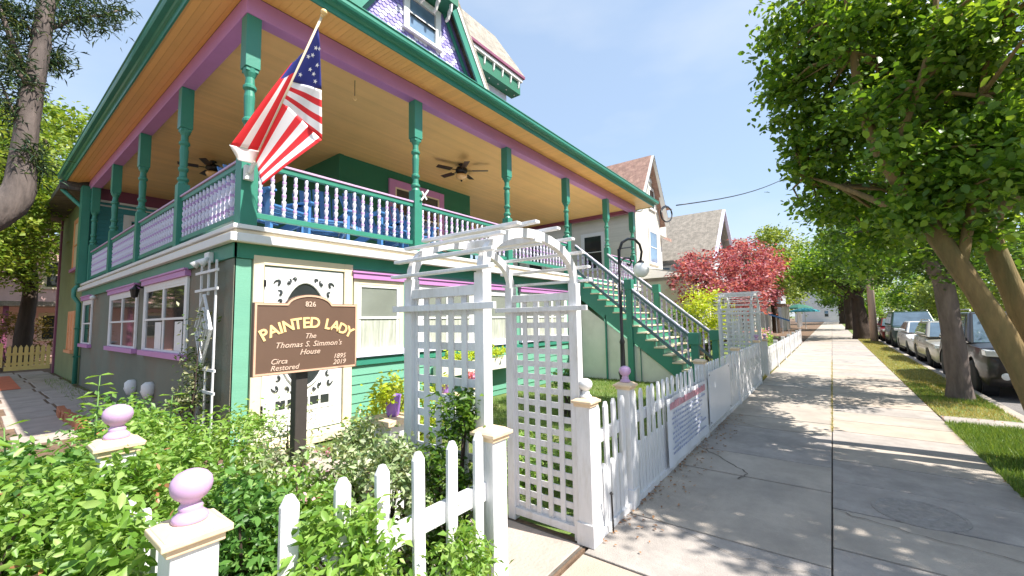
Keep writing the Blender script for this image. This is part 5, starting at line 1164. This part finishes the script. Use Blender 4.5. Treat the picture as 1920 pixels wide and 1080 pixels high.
b=MB(); b.box(22.0,24.6,7.4,9.5,6.3,8.0); b.build('dormer',m_siding,h2); b=MB(); b.add([(21.8,7.1,8.0),(25.0,7.1,8.0),(25.0,9.8,8.0),(21.8,9.8,8.0),(22.4,9.0,9.3),(23.4,9.0,9.3)],[(3,2,1,0),(0,1,5,4),(1,2,5),(2,3,4,5),(3,0,4)]); b.build('dormer_roof',m_roof,h2)
b=MB(); b.add([(18.9,4.4,3.45),(27.6,4.4,3.45),(27.6,7.0,3.45),(18.9,7.0,3.45),(19.2,7.0,4.0),(27.4,7.0,4.0),(18.9,4.4,3.55),(27.6,4.4,3.55)],[(0,1,2,3),(6,7,5,4),(0,6,7,1),(1,7,5,2),(0,3,4,6),(3,2,5,4)]); b.build('porch_roof',m_siding,h2)
b=MB(); b.box(19.0,27.5,4.5,4.7,3.1,3.44); b.build('porch_beam',m_white,h2)
b=MB(); b.box(19.0,27.5,4.5,7.0,.5,.75); b.build('porch_floor',m_sidingg,h2)
for xx in (19.15,21.2,23.3,25.4,27.3): MB().box(xx-.09,xx+.09,4.51,4.69,.75,3.1).build('porch_column',m_white,h2)
for z in (1.0,1.55): MB().box(19.2,27.3,4.57,4.63,z,z+.07).build('porch_rail',m_white,h2)
for k in range(52): MB().box(19.3+k*.155,19.33+k*.155,4.59,4.61,1.07,1.55).build('baluster',m_white,h2) if k==0 else None
blm=MB(); blm.box(0,.035,4.585,4.615,1.07,1.55); blm=blm.mesh('baluster',m_white)
for k in range(50): link('baluster',blm,h2,loc=Vector((19.4+k*.158,0,0))-ORIGIN[h2.name])
window(h2,N_,19.6,20.5,1.3,2.7,1,m_white,None,None,m_glass,m_glass,cas=.12)
b=MB(); b.lbox(N_,21.0,22.0,.75,2.9,.003,.05); b.build('front_door',m_green,h2)
b=MB(); b.box(19.0,19.3,4.5,7.0,.8,3.3); b.build('porch_end_screen',m_creamw,h2)
h3 = thing('grey_roofed_house','pale house with a broad grey shingled gable beyond the cream house','house',(32,6,0))
b=MB(); b.box(29.2,35.4,6.2,17,0,5.8); b.build('wall',m_sidingg,h3)
b=MB(); b.prism([(29.2,5.8),(35.4,5.8),(32.3,9.1)],FR((0,0,0),(1,0,0),(0,1,0)),6.2,17); b.build('gable_wall',m_sidingg,h3)
prism_roof(MB(),29.2,35.4,6.2,17,5.8,9.1,ov=.45).build('roof',m_roofg,h3)
b=MB(); b.beam((35.95,5.7,5.35),(32.3,5.7,9.2),.06,.3,up=(0,1,0)); b.build('rake_board',m_lavw,h3); b=MB(); b.beam((28.7,5.7,5.35),(32.3,5.7,9.2),.06,.3,up=(0,1,0)); b.build('rake_board',m_lavw,h3)
K3 = FR((0,6.2,0),(1,0,0),(0,-1,0)); KL = FR((29.2,0,0),(0,1,0),(-1,0,0))
window(h3,KL,6.9,7.7,3.6,5.1,1,m_white,None,None,m_glassb,m_glassb,cas=.12); window(h3,KL,8.6,9.4,3.6,5.1,1,m_white,None,None,m_glassb,m_glassb,cas=.12)
window(h3,K3,31.4,33.2,6.0,7.4,2,m_white,None,None,m_glass,m_glass,cas=.15); window(h3,K3,30.4,31.4,3.4,4.9,1,m_white,None,None,m_glassb,m_glassb,cas=.15)
b=MB(); b.add([(28.6,3.6,2.9),(36,3.6,2.9),(36,6.2,3.9),(28.6,6.2,3.9),(28.6,3.6,2.75),(36,3.6,2.75),(36,6.2,3.75),(28.6,6.2,3.75)],[(0,1,2,3),(7,6,5,4),(0,4,5,1),(1,5,6,2),(2,6,7,3),(3,7,4,0)]); b.build('porch_roof',m_roofg,h3)
for xx in (28.9,31,33.4,35.7): MB().box(xx-.1,xx+.1,3.7,3.9,0,2.85).build('porch_column',m_white,h3)
def far_house(label, x0, x1, y0, depth, h, zr, wall, roof, axis='y'):
    t = thing('distant_house', label, 'house', (x0,y0,0), 'houses farther down the street')
    MB().box(x0,x1,y0,y0+depth,0,h).build('wall',wall,t)
    b=MB()
    if axis=='y': b.prism([(x0,h),(x1,h),((x0+x1)/2,zr)],FR((0,0,0),(1,0,0),(0,1,0)),y0,y0+depth)
    else: b.prism([(y0,h),(y0+depth,h),(y0+depth/2,zr)],FR((0,0,0),(0,1,0),(1,0,0)),x0,x1)
    b.build('gable_wall',wall,t); prism_roof(MB(),x0,x1,y0,y0+depth,h,zr,axis,ov=.4).build('roof',roof,t)
    fr = FR((0,y0,0),(1,0,0),(0,-1,0)); fl_ = FR((x0,0,0),(0,1,0),(-1,0,0)); n=max(2,int((x1-x0)/2.6))
    for z in (1.2,4.0):
        for k in range(n):
            a=x0+(k+.5)*(x1-x0)/n; window(t,fr,a-.45,a+.45,z,z+1.4,1,m_white,None,None,m_glassb,m_glass,cas=.12)
        for a in (y0+1.5,y0+4): window(t,fl_,a-.4,a+.4,z,z+1.4,1,m_white,None,None,m_glassb,m_glass,cas=.12)
    b=MB(); b.box(x0,x1,y0-2,y0-.01,2.7,2.95); b.build('porch_roof',roof,t)
    for k in range(4): a=x0+.2+k*(x1-x0-.4)/3; MB().box(a-.1,a+.1,y0-1.9,y0-1.7,0,2.7).build('porch_column',m_white,t)
    return t
far_house('white gabled house past the grey roofed one',42,49,6.5,10,5.8,9.0,m_sidingw,m_roofg)
far_house('cream house with a brown roof behind the teal umbrella',54,61,6,10,5.6,8.4,m_siding,m_roof,'x')
far_house('pale grey house near the end of the street',68,76,5.5,10,5.6,8.8,m_sidingg,m_roofg)
far_house('white house beyond the end of the sidewalk',120,132,-3,10,6,9.5,m_sidingw,m_roofg,'x')
far_house('cream house across the road behind the trees',26,36,-26,10,6,9,m_siding,m_roof,'x')
far_house('white house across the road, nearest the camera side',8,18,-27,10,6,9,m_sidingw,m_roofg,'x')
pk_ = thing('pink_building','pink stucco building behind the trees of the side yard','building',(-2,36,0))
MB().box(-9,9.5,36,46,0,6.6).build('wall',m_pinkw,pk_); MB().box(-9.4,9.9,35.6,46.4,6.6,6.85).build('roof',m_roof,pk_)
PF = FR((0,36,0),(1,0,0),(0,-1,0))
for a in (-6.5,-3.4,.3,3.2,6.2): window(pk_,PF,a-.55,a+.55,4.0,5.5,1,m_cream,None,None,m_glass,m_glass,cas=.14)
for a in (-6.5,-3.4,3.2,6.2): window(pk_,PF,a-.6,a+.6,1.0,2.4,1,m_cream,None,None,m_glass,m_glass,cas=.14)
MB().box(-9,9.5,33.9,36,2.85,3.1).build('porch_roof',m_roofg,pk_)
for a in (-5,-2,1.2,4): MB().box(a-.1,a+.1,34.1,34.3,0,2.85).build('porch_column',m_maroon,pk_)
bn2 = thing('rubbish_bin','dark wheeled bin behind the left side of the yellow gate','bin',(.35,25.5,0))
b=MB(); b.add([(.1,25.3,0),(.6,25.3,0),(.6,25.8,0),(.1,25.8,0),(.05,25.25,.95),(.65,25.25,.95),(.65,25.85,.95),(.05,25.85,.95)],[(3,2,1,0),(4,5,6,7),(0,1,5,4),(1,2,6,5),(2,3,7,6),(3,0,4,7)]); b.build('body',m_plastic,bn2,bevel=.02)
MB().box(.0,.7,25.2,25.9,.955,1.02).build('lid',m_sidingg,bn2,bevel=.02)

# utility pole, cable with its slack coil
up = thing('utility_pole','pale weathered utility pole on the verge before the dark tree','pole',(33.5,-1.95,0))
MB().tube([(33.5,-1.95,0),(33.5,-1.95,9)],[.19,.14],12).build('pole',m_pole,up,smooth=True); MB().box(33.42,33.58,-3.1,-.8,8.2,8.34).build('cross_arm',m_pole,up)
for yy in (-2.9,-2.3,-1.6,-1.0): MB().lathe([(.03,0),(.06,.05),(.04,.1),(.05,.14),(.01,.16)],(33.5,yy,8.34),8).build('insulator',m_glassg,up)
cb_ = thing('overhead_cable','dark overhead cable with a slack coil by the porch roof corner','cable',tuple(W(1268,385,y=4.3)))
A = W(1268,385,y=4.3); B = W(1500,320,y=1.0); C_ = W(1700,180,x=12); pts=[]
for k in range(13): t_=k/12; p=A.lerp(B,t_); p.z-=.35*math.sin(PI*t_); pts.append(p)
MB().tube(pts,.022,5).build('wire',m_black,cb_,smooth=True)
MB().tube([B,B.lerp(C_,.5)-Vector((0,0,.1)),C_],.022,5).build('wire',m_black,cb_,smooth=True)
cc = W(1250,402,y=4.3); pts=[cc+Vector((.62*math.cos(a)*1.0,0,.26*math.sin(a)+.12*math.cos(a))) for a in [2*PI*k/22 for k in range(23)]]
MB().tube(pts,.025,5).build('coil',m_black,cb_,smooth=True)
MB().tube([p+Vector((.05,.03,.05)) for p in pts[:15]],.02,5).build('coil',m_black,cb_,smooth=True)
# teal market umbrella far down the street
um = thing('market_umbrella','teal market umbrella open over the far sidewalk edge','umbrella',(62,2.6,0))
MB().lathe([(1.5,2.05),(1.45,2.2),(.8,2.4),(.05,2.55)],(62,2.6,0),8).build('canopy',m_awn,um); MB().tube([(62,2.6,0),(62,2.6,2.5)],.04,6).build('pole',m_white,um)
um = thing('market_umbrella','smaller dark green umbrella right behind the teal one','umbrella',(66,3.4,0))
MB().lathe([(1.6,2.5),(1.5,2.65),(.8,2.95),(.05,3.1)],(66,3.4,0),8).build('canopy',m_umbg,um); MB().tube([(66,3.4,0),(66,3.4,3.1)],.04,6).build('pole',m_white,um)
sr = thing('blue_stair_rail','blue hand rail of front steps in the distance','railing',(42,3.4,0))
MB().beam((41.5,5.6,2.3),(41.5,2.8,1.2),.1,.12).build('hand_rail',m_chair,sr)
for k in range(7): MB().box(41.47,41.53,2.9+k*.42,2.94+k*.42,.1,1.2+k*.165).build('baluster',m_white,sr)

# ================================================================== CARS
def car(x, yside, label, name, colr, L_=4.6, Wd=1.85, H=1.45, kind='sedan', clear=.2, belt=.92, metal=.5):
    """a parked car facing the camera (towards -x); yside is its side nearest the verge"""
    paint = mat(name+'_paint', colr, .28, .05, 3, metal=metal, coat=.4)
    t = thing(name, label, 'car', (x, yside-Wd/2, -.12), 'cars parked along the kerb', local=True)
    r = .37 if H>1.6 else .32; fo = .88; ro = .95; wb0, wb1 = fo, L_-ro
    hood = belt+(.08 if H>1.6 else -.04); nose = hood-.12
    def arc_(cx, R, n=8): return [(cx+R*math.cos(PI-PI*k/n), r+R*math.sin(PI-PI*k/n)) for k in range(n+1)]
    R = r+.07
    bot = [(.02,clear+.15),(.10,clear)]
    for cx in (wb0,wb1):
        a = [(px,max(pz,clear)) for px,pz in arc_(cx,R)]; bot += a
    bot += [(L_-.10,clear),(L_-.01,clear+.2)]
    up_ = [(L_,belt-.12),(L_-.06,belt+.02)]
    if kind=='suv': up_ += [(L_-.12,belt+.05),(1.55,belt+.07),(1.25,hood),(.35,hood-.04),(.08,nose-.05),(.0,nose-.25)]
    else: up_ += [(L_-.55,belt+.06),(1.35,belt+.03),(1.1,hood),(.3,hood-.10),(.05,nose-.10),(.0,nose-.25)]
    poly = bot+up_
    bm = bmesh.new(); h = Wd/2
    va = [bm.verts.new((a,-h,z)) for a,z in poly]; vb = [bm.verts.new((a,h,z)) for a,z in poly]; n = len(poly)
    bm.faces.new(va); bm.faces.new(vb[::-1])
    for i in range(n): bm.faces.new((va[i],vb[i],vb[(i+1)%n],va[(i+1)%n]))
    # slice across so the sides can curve in plan and in section
    for xx in (.12,.3,.55,.95,1.3,1.8,2.6,3.4,L_-.9,L_-.4,L_-.15):
        bmesh.ops.bisect_plane(bm, geom=bm.verts[:]+bm.edges[:]+bm.faces[:], plane_co=(xx,0,0), plane_no=(1,0,0))
    for yy in (-h*.85,-h*.5,0,h*.5,h*.85):
        bmesh.ops.bisect_plane(bm, geom=bm.verts[:]+bm.edges[:]+bm.faces[:], plane_co=(0,yy,0), plane_no=(0,1,0))
    for zz in (.45,.62,.78):
        bmesh.ops.bisect_plane(bm, geom=bm.verts[:]+bm.edges[:]+bm.faces[:], plane_co=(0,0,zz), plane_no=(0,0,1))
    for v in bm.verts:
        a, y_, z = v.co; e = 0
        fx = max(0,(.9-a)/.9); rx = max(0,(a-(L_-.7))/.7)
        s = 1-.16*fx**2.2-.09*rx**2; s *= 1-.06*max(0,(z-.62)/.4)-.03*max(0,(.45-z)/.3)
        q = abs(y_)/h; v.co.y = y_*s
        if a < 1.0: v.co.x = a+.20*q**2.5*(1-a)*(1 if a<.9 else 0)
        if z > hood-.2 : v.co.z = z-.05*q**4
    bmesh.ops.recalc_face_normals(bm, faces=bm.faces)
    me = bpy.data.meshes.new('body'); bm.to_mesh(me); bm.free(); me.materials.append(paint)
    me.polygons.foreach_set('use_smooth',[True]*len(me.polygons))
    body = link('body', me, t, loc=(0,0,0)); body.modifiers.new('bevel','BEVEL').width=.035; body.modifiers['bevel'].segments=3; body.modifiers['bevel'].angle_limit=.7
    # dark wheel wells and underbody
    MB().box(.35,L_-.35,-h*.88,h*.88,clear-.02,hood-.25).build('underbody', m_plastic, t, loc=(0,0,0)) if False else None
    # cabin
    zb = belt+.04; zt = H
    if kind=='suv': bx0,bx1,tx0,tx1 = 1.30,L_-.12,2.05,L_-.45
    else: bx0,bx1,tx0,tx1 = 1.25,L_-.55,2.0,L_-1.25
    bw,tw = h*.93,h*.74
    V=[(bx0,-bw,zb),(bx1,-bw,zb),(bx1,bw,zb),(bx0,bw,zb),(tx0,-tw,zt-.03),(tx1,-tw,zt-.03),(tx1,tw,zt-.03),(tx0,tw,zt-.03)]
    c=MB(); c.add(V,[(3,2,1,0),(4,5,6,7),(0,1,5,4),(1,2,6,5),(2,3,7,6),(3,0,4,7)]); c.build('cabin', paint, t, loc=(0,0,0), bevel=.05)
    def face(i,j,k,l,nm,u0,u1,v0,v1,out,m=m_carglass,par=None):
        A_,B_,C2,D2=[Vector(V[q]) for q in (i,j,k,l)]
        def P(u,v): return A_*(1-u)*(1-v)+B_*u*(1-v)+C2*u*v+D2*(1-u)*v
        nn=(B_-A_).cross(D2-A_).normalized(); ctr=Vector(((bx0+bx1)/2,0,(zb+zt)/2))
        if nn.dot(P(.5,.5)-ctr)<0: nn=-nn
        Q=[P(u0,v0),P(u1,v0),P(u1,v1),P(u0,v1)]; g=MB(); g.add([q+nn*out for q in Q]+[q-nn*.01 for q in Q],[(0,1,2,3),(7,6,5,4),(0,4,5,1),(1,5,6,2),(2,6,7,3),(3,7,4,0)]); return g.build(nm,m,t,loc=(0,0,0))
    face(3,0,4,7,'windscreen',.05,.95,.04,.93,.008)
    face(1,2,6,5,'rear_window',.07,.93,.15,.88,.008)
    for (i,j,k,l) in ((0,1,5,4),(3,2,6,7)):
        for a,c_ in ((.10,.44),(.47,.76),(.79,.94)): face(i,j,k,l,'side_window',a,c_,.12,.86,.008)
    # wheels
    wm=MB(); wm.lathe([(r*.62,-.11),(r*.96,-.105),(r,-.06),(r,.06),(r*.96,.105),(r*.62,.11)],(0,0,0),24)
    rm=MB(); rm.lathe([(r*.64,-.02),(r*.64,.10),(r*.58,.108),(r*.55,.06),(.05,.05),(.05,.09),(.01,.09)],(0,0,0),20)
    for k in range(5):
        a=k*2*PI/5; rm.beam((.03*math.cos(a),.03*math.sin(a),.075),(r*.60*math.cos(a),r*.60*math.sin(a),.085),.075,.03,up=(0,0,1))
    for cx in (wb0,wb1):
        for s in (-1,1):
            w=link('wheel',wm.mesh('wheel',m_tyre,True),t,loc=(cx,s*(h-.125),r),rot=(-s*PI/2,0,0)); link('rim',rm.mesh('rim',m_rim),w,loc=(0,0,0))
    for cx in (wb0,wb1):
        for s in (-1,1):
            y0_=s*(h-.30) ; b=MB(); b.lathe([(R-.012,-.12),(R-.012,.12),(R-.03,.12)],(0,0,0),20); link('wheel_well',b.mesh('wheel_well',m_plastic),t,loc=(cx,s*(h-.20),r),rot=(-s*PI/2,0,0))
    # face: headlights, grille, bumper, plate, mirrors
    for s in (-1,1):
        b=MB(); b.add([(.16,s*h*.50,nose-.13),(.42,s*h*.90,nose-.11),(.44,s*h*.90,nose+.02),(.14,s*h*.50,nose-.01),(.02,s*h*.50,nose-.13),(.22,s*h*.885,nose-.12),(.25,s*h*.88,nose+.00),(.03,s*h*.50,nose-.03)],[(0,1,2,3),(7,6,5,4),(0,4,5,1),(1,5,6,2),(2,6,7,3),(3,7,4,0)]); b.build('headlight',m_lamp,t,loc=(0,0,0),bevel=.015)
        b=MB(); b.lathe([(.065,0),(.07,.02),(.04,.03)],(0,0,0),14); link('fog_light',b.mesh('fog_light',m_lamp),t,loc=(.06,s*h*.66,.48),rot=(0,-PI/2,0))
        b=MB(); b.add([(1.62,s*(bw-.02),zb+.05),(1.80,s*(bw-.02),zb+.05),(1.80,s*(bw+.20),zb+.07),(1.66,s*(bw+.20),zb+.07),(1.62,s*(bw-.02),zb+.13),(1.80,s*(bw-.02),zb+.13),(1.80,s*(bw+.20),zb+.20),(1.66,s*(bw+.20),zb+.20)],[(3,2,1,0),(4,5,6,7),(0,1,5,4),(1,2,6,5),(2,3,7,6),(3,0,4,7)]); b.build('mirror',paint,t,loc=(0,0,0),bevel=.03)
        b=MB(); b.box(wb0+R+.1,wb1-R-.1,s*h-.02 if s>0 else -h-.012,s*h+.012 if s>0 else -h+.02,clear+.06,clear+.15); b.build('sill_trim',m_plastic,t,loc=(0,0,0))
        for a in (2.35,3.3): b=MB(); b.box(a,a+.18,s*h*.985-.012,s*h*.985+.012,belt-.13,belt-.10); b.build('door_handle',m_rim,t,loc=(0,0,0))
    b=MB(); b.box(-.015,.05,-h*.47,h*.47,nose-.19,nose-.02); gr=b.build('grille',m_plastic,t,loc=(0,0,0),bevel=.01)
    for k in range(7): y_=-h*.42+k*h*.14; b=MB(); b.box(-.022,-.012,y_-.012,y_+.012,nose-.18,nose-.03); sub('grille_slat',b,m_rim,gr)
    b=MB(); b.box(-.01,.06,-h*.55,h*.55,.30,.47); b.build('lower_intake',m_plastic,t,loc=(0,0,0),bevel=.02)
    b=MB(); b.box(-.03,.03,-.17,.17,.50,.60); b.build('number_plate',m_white,t,loc=(0,0,0))
    if kind=='suv':
        for s in (-1,1): b=MB(); b.tube([(tx0+.05,s*tw*.93,zt-.03),(tx0+.15,s*tw*.93,zt+.04),(tx1-.2,s*tw*.93,zt+.04),(tx1-.05,s*tw*.93,zt-.03)],.016,6); b.build('roof_rail',m_rim,t,loc=(0,0,0),smooth=True)
    return t
car(12.55,-2.34,'bronze grey off-road car parked nearest, behind the dark tree trunk','parked_suv',(.030,.025,.024),4.8,1.95,1.80,'suv',.26,1.02,.1)
car(18.3,-2.40,'pale gold small car parked behind the bronze grey one','parked_hatchback',(.46,.43,.36),4.3,1.78,1.50,'suv',.2,.92,.4)
car(23.3,-2.42,'white saloon car parked third along the kerb','parked_saloon',(.72,.70,.69),4.6,1.8,1.44,'sedan',.18,.90,.1)
car(29.2,-2.42,'tall dark green car parked fourth along the kerb','parked_van',(.03,.06,.05),4.9,1.95,1.9,'suv',.26,1.05,.3)
car(35.6,-2.42,'dark red car parked farthest along the kerb','parked_red_car',(.22,.02,.025),4.5,1.8,1.5,'sedan',.2,.92,.3)
